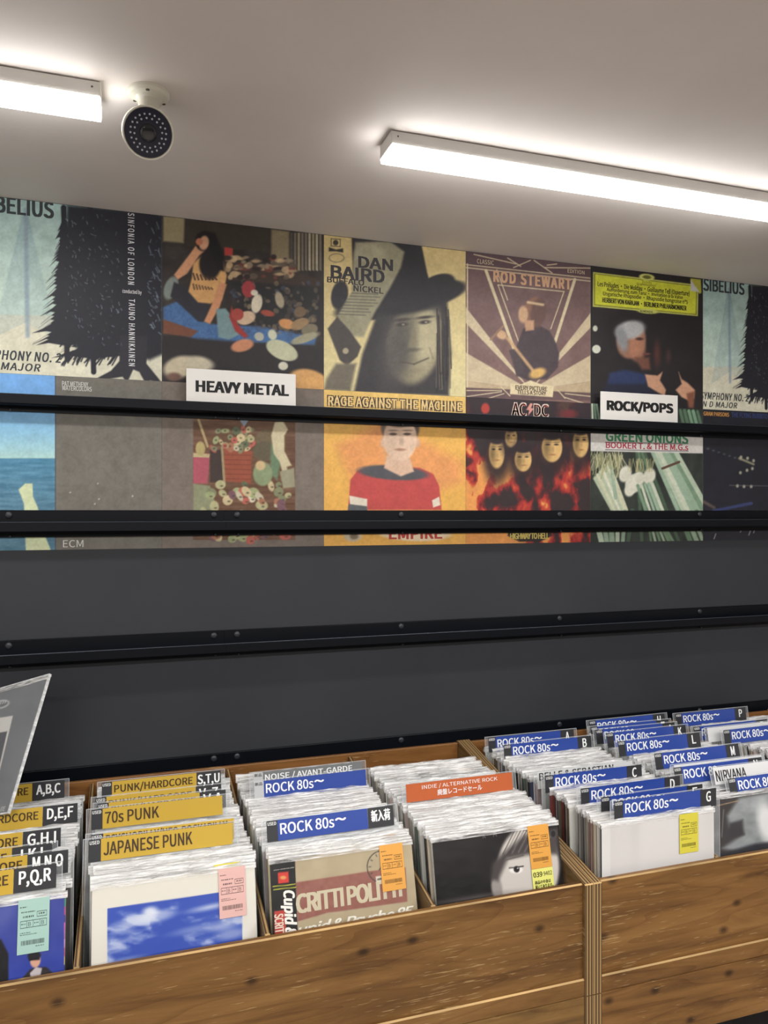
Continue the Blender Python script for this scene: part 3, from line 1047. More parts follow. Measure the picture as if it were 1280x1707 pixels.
hang(c, Mw, 'black poster of a grey-haired conductor beneath a yellow title label')

# --- sea and grey ground
c, Mw = wall_canvas(TX[0], TX[1], ZB, ZT0, 0.0024)
c.fill((112, 109, 102))
c.grain(7, 14, 14, 71)
m = smooth((92.3 - c.x) * 1.5)
sky = np.clip((c.y - 622) / (766 - 622), 0, 1)
c0 = np.stack([116 + 60 * sky ** 2.5, 170 + 42 * sky ** 2, 230 - 22 * sky ** 2], 1)
c.C = c.C * (1 - m[:, None]) + c0 * m[:, None]
ms = m * smooth((c.y - 763) / 2)
sea = np.clip((c.y - 764) / 90, 0, 1)
n = fbm(c.x / 26, c.y / 4, 73)
cs = np.stack([80 + 4 * sea, 136 - 12 * sea, 168 - 22 * sea], 1) + ((n - 0.5) * 46)[:, None]
c.C = c.C * (1 - ms[:, None]) + cs * ms[:, None]
c.mix(smooth(1 - np.abs(c.x - 92.5) / 1.2), (70, 76, 84))
c.poly([(31, 816), (42, 806), (54, 806), (55, 828), (63, 846), (70, 880), (85, 918), (43, 918), (41, 870), (40, 840)], (206, 216, 176), 1.2)
for (x, y) in ((117, 821), (158, 840), (165, 832), (221, 827), (163, 806)):
    c.ell(x, y, 1.2, 1.2, (196, 194, 188), 0, 0.8)
c.text('PAT METHENY', 103.5, 643.3, 147, 637.4, (216, 216, 212), 0.012)
c.text('WATERCOLORS', 103.5, 650.5, 153, 645, (216, 216, 212), 0.012)
c.text('ECM', 105, 912.5, 139, 900, (210, 210, 206), 0.0)
hang(c, Mw, 'poster with a strip of blue sea beside plain grey ground, second row')

# --- brown poster with an inset toy picture
c, Mw = wall_canvas(TX[1], TX[2], ZB, ZT0, 0.0022)
c.fill((118, 108, 100))
c.grain(7, 18, 18, 81)
ins = c.pmask([(322, 694), (492, 704), (492, 900), (322, 900)], 0.8)
n = fbm(c.x / 40, c.y / 5, 83)
c.C = c.C * (1 - ins[:, None]) + (np.array((104, 76, 58)) + ((n - 0.5) * 50)[:, None]) * ins[:, None]
c.poly([(322, 756), (350, 756), (346, 806), (322, 806)], (168, 84, 98), 1.5)
c.poly([(322, 755), (351, 757), (348, 763), (322, 762)], (186, 172, 132), 1)
c.poly([(372, 748), (420, 752), (418, 806), (372, 802)], (146, 78, 58), 1.5)
for i in range(6):
    c.line(374, 758 + 8 * i, 418, 759 + 8 * i, 1.2, (106, 54, 42), 0.8)
c.poly([(350, 750), (372, 750), (372, 804), (350, 804)], (62, 50, 46), 2)
c.line(370, 746, 374, 806, 4, (150, 136, 104))
c.line(331, 700, 346, 744, 4, (170, 152, 112))
rr = random.Random(15)
pal = [(172, 168, 128), (150, 158, 116), (188, 180, 156), (126, 130, 100), (160, 108, 84), (194, 178, 140), (92, 102, 78), (176, 96, 84)]
for i in range(34):
    x, y = rr.uniform(352, 420), rr.uniform(716, 752)
    c.ell(x, y, rr.uniform(3, 8), rr.uniform(3, 8), rr.choice(pal), rr.uniform(0, 90), 1.2)
    c.ell(x, y, 2, 1.5, (70, 60, 48), 0, 1, 0.7)
c.ell(334, 748, 8, 12, (172, 158, 108), 0, 1.5)
c.ell(444, 732, 18, 16, (110, 96, 74), 0, 2)
c.ell(442, 752, 20, 16, (96, 88, 70), 0, 2)
c.poly([(452, 740), (474, 740), (462, 800), (450, 790)], (104, 128, 100), 3)
c.poly([(458, 704), (472, 702), (480, 716), (474, 726), (474, 752), (486, 776), (478, 778), (482, 804), (476, 806), (466, 770), (456, 756), (452, 726)], (200, 190, 158), 1.8)
c.poly([(322, 806), (350, 810), (362, 850), (322, 852)], (136, 140, 112), 2)
c.poly([(466, 786), (490, 780), (492, 812), (472, 814)], (150, 148, 124), 2)
for i in range(70):
    x, y = rr.uniform(330, 480), rr.uniform(806, 900)
    c.ell(x, y, rr.uniform(4, 11), rr.uniform(4, 9), rr.choice(pal + [(204, 198, 176), (116, 84, 92)]), rr.uniform(0, 90), 1.2)
    c.ell(x + 2, y + 2, 2.5, 1.5, (72, 66, 56), 0, 1, 0.7)
c.ell(438, 790, 16, 20, (132, 146, 112), 0, 2)
c.ell(434, 776, 8, 8, (196, 172, 130), 0, 2)
c.poly([(393, 690), (421, 690), (407, 712)], (134, 146, 158), 1)
c.ell(361, 693, 9, 7, (168, 88, 66), 0, 1)
hang(c, Mw, 'brown poster with an inset picture of piled toys, second row')

# --- orange poster, person in a red top
c, Mw = wall_canvas(TX[2], TX[3], ZB, ZT0, 0.0022)
c.vgrad(690, (226, 176, 92), 900, (222, 170, 86))
bn = [(530, 640), (785, 650), (785, 700), (530, 691)]
c.poly(bn, (226, 190, 112), 1)
c.text('RAGE AGAINST THE MACHINE', 545, 677.5, 771, 669, (74, 58, 52), 0.13, 1.05)
c.text('RAGE AGAINST THE MACHINE', 547, 676, 769.5, 670.6, (236, 208, 146), 0.035, 1.05)
c.poly([(560, 742), (640, 700), (770, 770), (772, 804), (690, 832), (600, 838)], (222, 150, 96), 14, 0.85)
c.poly([(580, 850), (584, 800), (596, 784), (640, 776), (700, 780), (722, 790), (732, 810), (736, 850)], (184, 76, 74), 1.5)
c.poly([(584, 846), (582, 826), (612, 832), (612, 846)], (216, 206, 190), 1)
c.poly([(722, 846), (720, 834), (732, 828), (734, 842)], (216, 206, 190), 1)
c.poly([(581, 840), (612, 844), (612, 856), (579, 856)], (90, 92, 96), 1)
c.ell(655, 788, 58, 12, (82, 82, 88), 4, 2)
c.poly([(645, 760), (682, 760), (690, 786), (668, 794), (640, 780)], (214, 180, 156), 2)
for sg in (-1, 1):
    c.ell(667 + sg * 29, 738, 4, 8, (208, 170, 144), 0, 1.5)
face(c, 667, 728, 28, 37, (222, 192, 168), (98, 82, 74), 0.14, 2)
c.ell(588, 893, 15, 10, (190, 176, 150), 0, 2)
c.ell(590, 894, 7, 5, (120, 104, 84), 0, 2)
c.ell(690, 888, 62, 14, (226, 206, 174), 2, 2)
c.text('EMPIRE', 648, 899, 737, 880, (176, 66, 62), 0.06)
hang(c, Mw, 'orange poster of a person in a red top and grey scarf, second row')

# --- flames
c, Mw = wall_canvas(TX[3], TX[4], ZB, ZT0, 0.0021)
n1 = fbm(c.x / 34 + 0.6 * fbm(c.x / 20, c.y / 20, 5), c.y / 60, 91, 5)
n2 = fbm(c.x / 16, c.y / 34, 95, 4)
h = np.clip((c.y - 690) / 190, 0, 1)
v = n1 * 0.75 + n2 * 0.35 - 0.62 + 0.27 * h
t = np.clip(v * 5.5, 0, 1)
stops = np.array([(52, 42, 45), (92, 40, 42), (160, 50, 48), (186, 72, 54), (220, 150, 84)], float)
k = t * 4
i0 = np.clip(k.astype(int), 0, 3)
c.C = stops[i0] * (1 - (k - i0))[:, None] + stops[i0 + 1] * (k - i0)[:, None]
c.mix(smooth((712 - c.y) / 14) * 0.85, (54, 44, 50))
for (x, y, rx, ry) in ((828, 752, 13, 26), (852, 728, 10, 16), (872, 764, 14, 20), (920, 744, 17, 24), (968, 736, 13, 24)):
    face(c, x, y, rx, ry, (206, 170, 112), (44, 35, 39), 0.55, 1.6, True)
c.ell(809, 681, 7, 9, (176, 66, 58), 0, 2)
c.ell(948, 690, 14, 7, (116, 50, 54), 0, 4)
c.poly([(846, 893), (850, 876), (914, 876), (920, 893), (900, 903), (866, 903)], (44, 38, 38), 2)
c.text('AC', 852, 694, 878, 671, (222, 200, 188), 0.07)
c.text('DC', 889, 695, 915, 673.5, (222, 200, 188), 0.07)
c.text('AC', 853, 693, 877, 672.4, (182, 66, 60), 0.03)
c.text('DC', 890, 694, 914, 675, (182, 66, 60), 0.03)
c.poly([(884, 672), (888, 673), (885, 680), (890, 681), (880, 693), (882, 684), (877, 683)], (214, 150, 140), 0.8)
c.text('HIGHWAY TO HELL', 850, 899, 915, 888, (196, 176, 96), 0.05, 0.95)
hang(c, Mw, 'poster of dark red and orange flames with pale faces, second row')

# --- spring onions
c, Mw = wall_canvas(TX[4], TX[5], ZB, ZT0, 0.0021)
c.fill((48, 54, 50))
c.grain(16, 12, 20, 101)
rr = random.Random(22)
def stalks(pts0, pts1, n, cols, wd):
    for i in range(n):
        f = (i + 0.5) / n
        a = (pts0[0][0] * (1 - f) + pts0[1][0] * f, pts0[0][1] * (1 - f) + pts0[1][1] * f)
        b = (pts1[0][0] * (1 - f) + pts1[1][0] * f, pts1[0][1] * (1 - f) + pts1[1][1] * f)
        c.line(a[0], a[1], b[0], b[1], wd * rr.uniform(0.7, 1.1), rr.choice(cols), 1, 1.3)
G1 = [(150, 174, 152), (176, 192, 170), (118, 146, 122), (196, 204, 184)]
stalks(((1060, 752), (1075, 752)), ((1062, 905), (1140, 905)), 5, [(72, 92, 74), (96, 120, 96)], 5)
stalks(((1084, 752), (1130, 754)), ((1128, 856), (1185, 850)), 7, G1, 9)
stalks(((1128, 856), (1185, 850)), ((1150, 915), (1215, 915)), 6, [(98, 124, 100), (140, 160, 138)], 8)
c.line(1104, 781, 1132, 770, 4, (88, 64, 54))
stalks(((990, 800), (1016, 770)), ((1020, 852), (1045, 850)), 6, [(196, 198, 172), (172, 184, 158), (206, 206, 190)], 8)
c.line(1018, 770, 1026, 830, 6, (150, 170, 150))
for i in range(70):
    x = rr.uniform(986, 1040)
    c.line(x, rr.uniform(752, 762), x + rr.uniform(-12, 12), rr.uniform(772, 800), 1.3, rr.choice([(172, 172, 130), (196, 194, 160), (138, 140, 104)]), 0.8)
for (x, y, rx, ry) in ((1042, 790, 10, 14), (1056, 806, 14, 16), (1082, 794, 10, 14), (1064, 798, 10, 12), (1050, 816, 9, 12)):
    c.ell(x, y, rx, ry, (206, 206, 190), 20, 2)
for i in range(26):
    x = rr.uniform(1048, 1094)
    c.line(x, 764 + rr.uniform(0, 6), x + rr.uniform(-6, 6), 786, 1.2, (176, 170, 128), 0.7)
stalks(((1060, 810), (1090, 806)), ((1074, 856), (1110, 856)), 5, G1, 6)
stalks(((986, 860), (1060, 850)), ((1000, 910), (1050, 910)), 6, [(140, 160, 140), (176, 190, 170), (72, 92, 76)], 9)
stalks(((1080, 860), (1100, 860)), ((1090, 910), (1130, 910)), 5, [(110, 136, 108), (150, 168, 146)], 5)
stalks(((985, 672), (996, 672)), ((985, 702), (1002, 702)), 3, G1, 4)
stalks(((1130, 684), (1166, 686)), ((1136, 708), (1172, 708)), 5, [(120, 158, 128), (90, 120, 96), (170, 186, 168)], 6)
c.poly([(984, 708), (1174, 718), (1174, 756), (984, 752)], (204, 202, 198), 1)
c.text('GREEN ONIONS', 1009.5, 735.5, 1147, 723.5, (62, 128, 88), 0.055)
c.text('BOOKER T. & THE M.G.s', 1009.5, 747, 1147, 741, (160, 60, 74), 0.045)
c.line(1009, 737.3, 1147, 739.6, 1.1, (70, 66, 70))
c.line(1009, 749.6, 1147, 752.2, 1.1, (70, 66, 70))
hang(c, Mw, 'poster of green and white spring onions under the right end white sign')

# --- city lights at night
c, Mw = wall_canvas(TX[5], TX[6], ZB, ZT0, 0.0024)
c.fill((36, 37, 46))
c.grain(4, 20, 20, 111)
for i in range(7):
    c.ell(1180 + 9 * i, 748 + 3 * i, 2, 1.4, (104, 108, 112), 0, 1.5, 0.7)
c.line(1232, 764, 1256, 774, 3, (170, 168, 138), 0.9, 2)
for (x, y) in ((1235, 762), (1246, 764), (1256, 768), (1234, 788), (1245, 784), (1254, 781), (1229, 810), (1240, 811), (1252, 811)):
    c.ell(x, y, 2.2, 2.6, (196, 194, 172), 0, 1.6, 0.85)
c.line(1216, 809, 1280, 810, 1.2, (120, 120, 124), 0.7)
c.line(1188, 852, 1252, 839, 5, (62, 70, 120), 0.9, 2)
c.line(1172, 836, 1190, 846, 5, (112, 96, 88), 0.7, 2)
for (x, y) in ((1190, 898), (1234, 887), (1248, 892), (1256, 888)):
    c.line(x, y, x + 3, y - 8, 1.6, (170, 168, 166), 0.8)
c.text('GRAM PARSONS', 1172.5, 692.8, 1215, 688, (206, 152, 84), 0.03)
c.text('THE FLYING BURRITO BROS', 1219, 695.5, 1296, 690.8, (58, 70, 120), 0.03)
hang(c, Mw, 'nearly black poster of night lights at the right end of the second row')

# ================================================================== SIGNS ON THE TOP RAIL
def sign(x0, yb, x1, yt, txt, label, tr):
    D = WY - 0.030
    a, b = at(x0, yb, D), at(x1, yt, D)
    zb = zr(RAIL_Z[0] - 0.0545)
    t = thing('category_sign', ((a.x + b.x) / 2, D, zb), label, 'sign', 'white genre signs on the top rail')
    W = (b.x - a.x) / 2
    H = b.z - zb
    mb = MB()
    mb.box(-W, W, 0, 0.003, 0, H)
    obj('sign_plate', mb, [M['white_metal']], t, bevel=0.0005)
    mb = MB()
    q0, q1 = at(tr[0], tr[1], D), at(tr[2], tr[3], D)
    put_text(mb, txt, q0.x - t.location.x, q1.x - t.location.x, q0.z - zb, q1.z - zb, -0.0006, (26, 26, 28), 0.075, 1.0)
    obj('lettering', mb, [M['print']], t)
sign(310.5, 666, 493, 624, 'HEAVY METAL', 'white sign reading HEAVY METAL standing in the topmost rail', (326, 653, 481.5, 642))
sign(1001, 697, 1129.5, 659.5, 'ROCK/POPS', 'white sign reading ROCK/POPS standing in the topmost rail', (1011, 687.5, 1122, 672))

# ================================================================== CEILING LAMPS
def batten(x0, x1, label):
    y0, y1 = 1.597, 1.676
    L = Vector(((x0 + x1) / 2, (y0 + y1) / 2, CEIL))
    t = thing('ceiling_batten', L, label, 'ceiling light', 'white strip lights on the ceiling')
    def sub(n, mb, mats, **k):
        mb.v = [(a - L.x, b - L.y, c_ - L.z) for a, b, c_ in mb.v]
        return obj(n, mb, mats, t, **k)
    z1, zh, zd = CEIL - 0.003, CEIL - 0.032, CEIL - 0.047
    mb = MB()
    mb.box(x0 + 0.003, x1 - 0.003, y0, y1, zh, z1)
    mb.box(x0 + 0.01, x1 - 0.01, y0 + 0.006, y1 - 0.006, z1, CEIL)
    sub('housing', mb, [M['white_metal']], bevel=0.001)
    mb = MB()
    r = 0.012
    prof = [(y0 - 0.001, zh - 0.0002), (y0 - 0.001, zd + r)]
    for i in range(1, 6):
        a = PI / 2 * i / 5
        prof.append((y0 - 0.001 + r - r * math.cos(a), zd + r - r * math.sin(a)))
    for i in range(0, 6):
        a = PI / 2 * (1 - i / 5)
        prof.append((y1 + 0.001 - r + r * math.cos(a), zd + r - r * math.sin(a)))
    prof.append((y1 + 0.001, zh - 0.0002))
    mb.prism(prof, x0 + 0.002, x1 - 0.002, 0)
    sub('diffuser', mb, [M['diffuser']])
    for a, sg in ((x0, 1), (x1, -1)):
        mb = MB()
        b = a + sg * 0.003
        mb.box(min(a, b), max(a, b), y0 - 0.0005, y1 + 0.0005, zh - 0.0015, z1)
        e = sub('end_cap', mb, [M['white_metal']], bevel=0.0008)
        mb = MB()
        mb.lathe([(0.0022, 0), (0.0018, 0.0006)], (a + sg * 0.016, y0, zh + 0.018), (0, -1, 0), 10)
        sub('screw', mb, [M['screw']])
XLE = at(168, 142, 1.597).x
XRE = at(652, 228, 1.597).x
batten(XRE, XRE + 1.25, 'white strip light on the ceiling at right, running out of frame')
batten(XLE - 1.25, XLE, 'white strip light on the ceiling at left beside the security camera')

# ================================================================== SECURITY CAMERA
base = atz(248, 154, 0.841)
t = thing('security_camera', base, 'white bullet security camera with dark round face hanging from the ceiling', 'security camera')
mb = MB()
mb.lathe([(0.0405, 0), (0.0405, 0.006), (0.037, 0.011), (0.026, 0.0135), (0.0215, 0.018)], (0, 0, 0), (0, 0, -1), 48)
mbase = obj('mount_base', mb, [M['cam_white']], t, smooth=False)
for a in (-95, 25, 145):
    mb = MB()
    r = math.radians(a)
    mb.lathe([(0.0042, 0), (0.0036, 0.0012)], (0.032 * math.cos(r), 0.032 * math.sin(r), -0.0115), (0, 0, -1), 14)
    obj('screw', mb, [M['screw']], mbase)
mb = MB()
mb.lathe([(0.0212, 0.017), (0.0205, 0.05), (0.0195, 0.066)], (0, 0, 0), (0, 0, -1), 36)
mb.tube((0.0, -0.0195, -0.046), (0.0, -0.0212, -0.046), 0.0022, seg=10, mat=1)
obj('stem', mb, [M['cam_white'], M['screw']], t, smooth=False)
face = at(247, 221.5, 1.565) - base
dirv = (Vector((0, 0, EYE)) - (base + face)).normalized()
dirv = (dirv + Vector((0.13, 0.0, -0.09))).normalized()
mb = MB()
R = 0.0475
mb.lathe([(0.030, -0.125), (0.036, -0.118), (0.0385, -0.06), (R - 0.003, -0.03), (R, -0.022), (R + 0.001, -0.002), (R + 0.001, 0.0018), (R - 0.0015, 0.002), (R - 0.003, 0.0)], face, dirv, 64)
obj('camera_body', mb, [M['cam_white']], t, smooth=False)
mb = MB()
mb.lathe([(R - 0.003, 0), (R - 0.0032, 0.0022), (0.02, 0.003)], face, dirv, 56)
plate = obj('front_plate', mb, [M['cam_glass']], t)
mb = MB()
mb.lathe([(0.0165, 0.0028), (0.0155, 0.0048), (0.009, 0.006), (0.003, 0.0064)], face, dirv, 40)
obj('lens', mb, [M['lens']], plate, smooth=True)
aa = Vector((0, 0, 1))
uu = dirv.cross(aa).normalized()
vv = uu.cross(dirv).normalized()
for rad, n in ((0.0335, 22), (0.0262, 16)):
    for i in range(n):
        an = 2 * PI * (i + 0.5) / n
        mb = MB()
        p = face + uu * (rad * math.cos(an)) + vv * (rad * math.sin(an)) + dirv * 0.0022
        mb.lathe([(0.0021, 0), (0.0019, 0.0012), (0.0008, 0.0018)], p, dirv, 8)
        obj('infrared_led', mb, [M['led']], plate)

# ================================================================== DIVIDER CARDS
HZ = -0.675                      # header tops, relative to the eye
HW, HH = 0.2915, 0.043
BLUE, YEL, BLK, ORG, GRY, WHT = (40, 68, 150), (190, 157, 54), (46, 47, 51), (184, 92, 48), (110, 114, 116), (216, 217, 218)
COLS = {}
def lean_of(col, D):
    l0, D0 = COLS[col]['lean'], COLS[col]['front']
    return l0 + (9.0 - l0) * min(1.0, max(0.0, (D - D0) / (2.12 - D0)))
#              bin centre, front record's top and lean, last record's top
COLS = {0: dict(cx=-0.272, front=1.582, lean=14.0, back=2.10),
        1: dict(cx=0.089, front=1.598, lean=15.6, back=2.115),
        2: dict(cx=0.4375, front=1.604, lean=16.8, back=2.09),
        3: dict(cx=0.7935, front=1.582, lean=12.5, back=2.045),
        4: dict(cx=1.183, front=1.5135, lean=0.6, back=2.12),
        5: dict(cx=1.552, front=1.604, lean=16.5, back=2.135),
        6: dict(cx=1.968, front=1.80, lean=12.0, back=2.14)}
DIV = {k: [] for k in COLS}
def divider(col, px, py, title, letter, label, base=BLUE, ink=(236, 238, 240), lw=0.047, used='USED', tw=0.0, ttop=0.17, th=0.54, tilde=False, D=None, dz=0.0):
    """px, py: the header's top right corner in the photo"""
    P = atz(px, py, HZ + dz)
    if D is not None:
        P = at(px, py, D)
    Dt = P.y
    ln = math.radians(lean_of(col, Dt))
    DIV[col].append(Dt)
    Hs = 0.340
    ztop = P.z + 0.003
    t = thing('divider_card', (P.x - HW / 2, Dt - Hs * math.sin(ln), ztop - Hs * math.cos(ln)), label, 'divider card', 'divider cards in the record bins')
    t.rotation_euler = (-ln, random.uniform(-0.004, 0.004), random.uniform(-0.006, 0.006))
    mb = MB()
    xs = HW / 2 + 0.011
    mb.box(-xs, xs, 0, 0.001, 0, Hs, 0)
    mb.m[-5] = 1
    mb.m[-3] = 1
    mb.m[-1] = 1
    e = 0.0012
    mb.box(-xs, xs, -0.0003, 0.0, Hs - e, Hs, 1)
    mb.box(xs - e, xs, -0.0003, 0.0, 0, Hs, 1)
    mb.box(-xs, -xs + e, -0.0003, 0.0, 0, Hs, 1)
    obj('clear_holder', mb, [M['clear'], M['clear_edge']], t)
    z1 = Hs - 0.003
    z0 = z1 - HH
    x0, x1 = -HW / 2, HW / 2
    uw = 0.024 if used else 0.0
    l_w = lw if letter else 0.0
    a, b = x0 + uw, x1 - l_w
    y0, y1, yt = -0.0012, -0.0004, -0.0015
    if used:
        mb = MB()
        if used == 'USED':
            mb.box(x0, a, y0, y1, z0, z1, 0, lin(BLK))
            put_text(mb, 'USED', x0 + 0.002, a - 0.003, z1 - 0.0095, z1 - 0.0025, yt, (226, 228, 228), 0.03)
        else:
            mb.box(x0, a, y0, y1, z0, z1, 0, lin((186, 188, 190)))
            put_text(mb, used, x0 + 0.002, a - 0.003, z1 - 0.010, z1 - 0.002, yt, (60, 62, 64), 0.02)
        obj('condition_tag', mb, [M['card']], t)
    mb = MB()
    mb.box(a, b, y0, y1, z0, z1, 0, lin(base))
    zt1 = z1 - HH * ttop
    zt0 = zt1 - HH * th
    tl = tw if tw else (b - a) * 0.93
    if isinstance(title, str):
        put_text(mb, title, a + 0.005, a + 0.005 + tl, zt0, zt1, yt, ink, 0.025, 1.0)
        if tilde:
            zm = (zt0 + zt1) / 2 + 0.004
            put_text(mb, '~', a + 0.005 + tl + 0.002, a + 0.005 + tl + 0.028, zm - 0.0035, zm + 0.0035, yt, ink, 0.12, 1.0)
    else:
        put_text(mb, title[0], a + 0.042, b - 0.042, z1 - 0.0175, z1 - 0.006, yt, ink, 0.0)
        put_text(mb, title[1], a + 0.082, b - 0.087, z1 - 0.0345, z1 - 0.020, yt, ink, 0.015)
    obj('title_strip', mb, [M['card']], t)
    if letter:
        mb = MB()
        mb.box(b + 0.0006, x1, y0, y1, z0, z1, 0, lin(BLK))
        n = len(letter)
        lwid = {1: 0.014, 3: 0.046, 4: 0.038, 5: 0.056}.get(n, 0.04)
        cxx = (b + x1) / 2
        descend = 0.004 if ',' in letter or 'Q' in letter else 0.0
        put_text(mb, letter, cxx - lwid / 2, cxx + lwid / 2, zt0 - descend, zt1 + 0.002, yt, (236, 238, 238), 0.03)
        obj('letter_tag', mb, [M['card']], t)
    return t
R8 = 'ROCK 80s'
RK = dict(tw=0.122, tilde=True)
# bin 0
PH = dict(base=YEL, ink=(66, 48, 26), lw=0.0745)
for (px, py, let) in ((108, 1300, 'A,B,C'), (129, 1338, 'D,E,F'), (101.5, 1379, 'G,H,I'), (88, 1405, 'J,K,L'), (115, 1416, 'M,N,O'), (95, 1439, 'P,Q,R')):
    divider(0, px, py, 'PUNK/HARDCORE', let, 'yellow PUNK/HARDCORE divider card with black tag lettered %s' % let, **PH)
# bin 1
PH2 = dict(base=YEL, ink=(66, 48, 26), lw=0.062)
divider(1, 368, 1284, 'PUNK/HARDCORE', 'S,T,U', 'yellow PUNK/HARDCORE divider card with black tag lettered S,T,U', **PH2)
divider(1, 369, 1307, 'PUNK/HARDCORE', 'V–Z', 'yellow PUNK/HARDCORE divider card with black tag lettered V to Z', **PH2)
divider(1, 376, 1316, 'PUNK/HARDCORE', 'V.A', 'yellow PUNK/HARDCORE divider card with black tag lettered V.A.', **PH2)
divider(1, 370, 1325.5, '70s PUNK', None, 'yellow 70s PUNK divider card without a letter tag', base=YEL, ink=(66, 48, 26), tw=0.118, th=0.6)
divider(1, 388, 1363, 'PSYCHOBILLY/NEO-ROCKABILLY', None, 'yellow PSYCHOBILLY/NEO-ROCKABILLY divider card mostly hidden behind JAPANESE PUNK', base=YEL, ink=(66, 48, 26), ttop=0.06, dz=0.007)
divider(1, 386, 1371, 'JAPANESE PUNK', None, 'yellow JAPANESE PUNK divider card, front of its bin', base=YEL, ink=(66, 48, 26), tw=0.178, th=0.6)
# bin 2
divider(2, 603, 1269.5, 'NOISE / AVANT-GARDE', None, 'grey NOISE / AVANT-GARDE divider card at the back of its bin', base=GRY, used='新品', tw=0.235, ttop=0.12, th=0.45)
divider(2, 609.4, 1282.7, R8, None, 'blue ROCK 80s divider card in front of the grey NOISE card', used='新品', **RK)
divider(2, 654.8, 1342, R8, '新入荷', 'blue ROCK 80s divider card with Japanese writing on its black tag', lw=0.062, **RK)
# bin 3
divider(3, 851.7, 1287, ('INDIE / ALTERNATIVE ROCK', '廃盤レコードセール'), None, 'orange INDIE / ALTERNATIVE ROCK divider card', base=ORG, used=None)
# bin 4
for (px, py, let) in ((955, 1215.5, 'A'), (984.6, 1226.4, 'B'), (1068.3, 1274, 'C'), (1132.7, 1293, 'D'), (1170, 1306.5, 'E'), (1192.7, 1313, 'G')):
    divider(4, px, py, R8, let, 'blue ROCK 80s divider card with black tag lettered %s' % let, D=1.531 if let == 'G' else None, **RK)
divider(4, 1054, 1268, 'BELLE & SEBASTIAN', None, 'white artist divider card in black lettering behind the ROCK 80s card lettered C', base=(206, 208, 208), ink=(44, 44, 46), used=None, tw=0.225, ttop=0.06, th=0.45)
# bin 5
for (px, py, let) in ((1107, 1189.5, 'H'), (1113, 1199, 'I'), (1122.6, 1203.7, 'J'), (1141.9, 1208.3, 'K'), (1165, 1221, 'L'), (1230, 1239.6, 'M'), (1267.8, 1261.6, 'N')):
    divider(5, px, py, R8, let, 'blue ROCK 80s divider card with black tag lettered %s' % let, **RK)
divider(5, 1267, 1258, '', None, 'blank white divider card just behind the ROCK 80s card lettered N', base=WHT, used=None, ink=(60, 60, 60))
divider(5, 1330, 1261.5, 'NIRVANA', None, 'white artist divider card in black capitals just behind the foremost blue card at right', base=WHT, ink=(44, 44, 46), used=None, tw=0.1, ttop=0.2, th=0.62, D=1.655)
divider(5, 1356, 1279, R8, 'O', 'blue ROCK 80s divider card in front of the white black-lettered card at right', D=1.626, **RK)
# bin 6
divider(6, 1241.4, 1178.7, R8, 'P', 'blue ROCK 80s divider card with black tag lettered P', **RK)
divider(6, 1278, 1198.6, R8, 'R', 'blue ROCK 80s divider card with black tag lettered R', **RK)
divider(6, 1328, 1203.5, R8, None, 'foremost blue ROCK 80s divider card at the right edge of the frame', **RK)
divider(6, 1300, 1200.5, '', None, 'blank white divider card behind the foremost blue card at the right edge', base=WHT, used=None)

# ================================================================== RECORDS
JW = 0.315
def jacket_mesh(name, mat_col, spine, th):
    mb = MB()
    mb.box(-JW / 2, JW / 2, 0, th, 0, JW, 0, lin(mat_col))
    n0 = len(mb.v)
    s = lin(spine)
    mb.add([(-JW / 2 - 0.0002, 0.0002, 0), (-JW / 2 - 0.0002, th - 0.0002, 0), (-JW / 2 - 0.0002, th - 0.0002, JW), (-JW / 2 - 0.0002, 0.0002, JW)], [(0, 3, 2, 1)], 0, s)
    return mb.mesh(name, [M['cover']])
def sleeve_mesh(name, seed, th, flap):
    """polythene outer sleeve: two sheets a little larger than the jacket, joined and crinkled along the top"""
    r = np.random.default_rng(seed)
    nx = 40
    xs = np.linspace(-0.1605, 0.1605, nx)
    ph = r.random(8) * 6.28
    def wav(a, s):
        return sum(a / (k + 1) * np.sin(xs * (22 + 47 * k) + ph[(k + s) % 8]) for k in range(4))
    zt = JW + flap
    rows = [(-0.001, 0.0, 0.0), (0.15, 0.0003, 0.0), (JW - 0.006, 0.0006, 0.0005), (JW + 0.001, 0.0012, 0.001), (zt - 0.002, 0.0012, 0.0014)]
    vs, fs, ms = [], [], []
    def row(z, off, amp, sgn, s):
        yy = (-0.0006 - off if sgn < 0 else th + 0.0006 + off)
        y = yy + (wav(amp, s) + (r.random(nx) - 0.5) * amp * 0.4 if amp else 0)
        zz = z + (wav(amp * 0.9, s + 2) if amp > 0.0009 else 0)
        return [(float(xs[i]), float(y if np.isscalar(y) else y[i]), float(zz if np.isscalar(zz) else zz[i])) for i in range(nx)]
    seq = [row(z, o, a, -1, k) for k, (z, o, a) in enumerate(rows)]
    mid = (th / 2)
    ytop = mid + wav(0.0016, 5)
    ztop = zt + np.abs(wav(0.0016, 6)) + r.random(nx) * 0.0006
    seq.append([(float(xs[i]), float(ytop[i]), float(ztop[i])) for i in range(nx)])
    seq += [row(z, o, a, 1, k + 3) for k, (z, o, a) in reversed(list(enumerate(rows)))]
    for s_ in seq:
        vs += s_
    for k in range(len(seq) - 1):
        mt = 1 if 2 <= k <= len(seq) - 4 else 0
        for i in range(nx - 1):
            a = k * nx + i
            fs.append((a, a + 1, a + 1 + nx, a + nx))
            ms.append(mt)
    me = bpy.data.meshes.new(name)
    me.from_pydata(vs, [], fs)
    me.materials.append(M['bag'])
    me.materials.append(M['crinkle'])
    me.polygons.foreach_set('material_index', ms)
    me.polygons.foreach_set('use_smooth', [True] * len(fs))
    me.update()
    return me
THS = (0.0034, 0.0046, 0.006)
SLEEVES = {th: [sleeve_mesh('plastic_sleeve', 100 + 10 * i + k, th, 0.004 + 0.0025 * k) for k in range(5)] for i, th in enumerate(THS)}
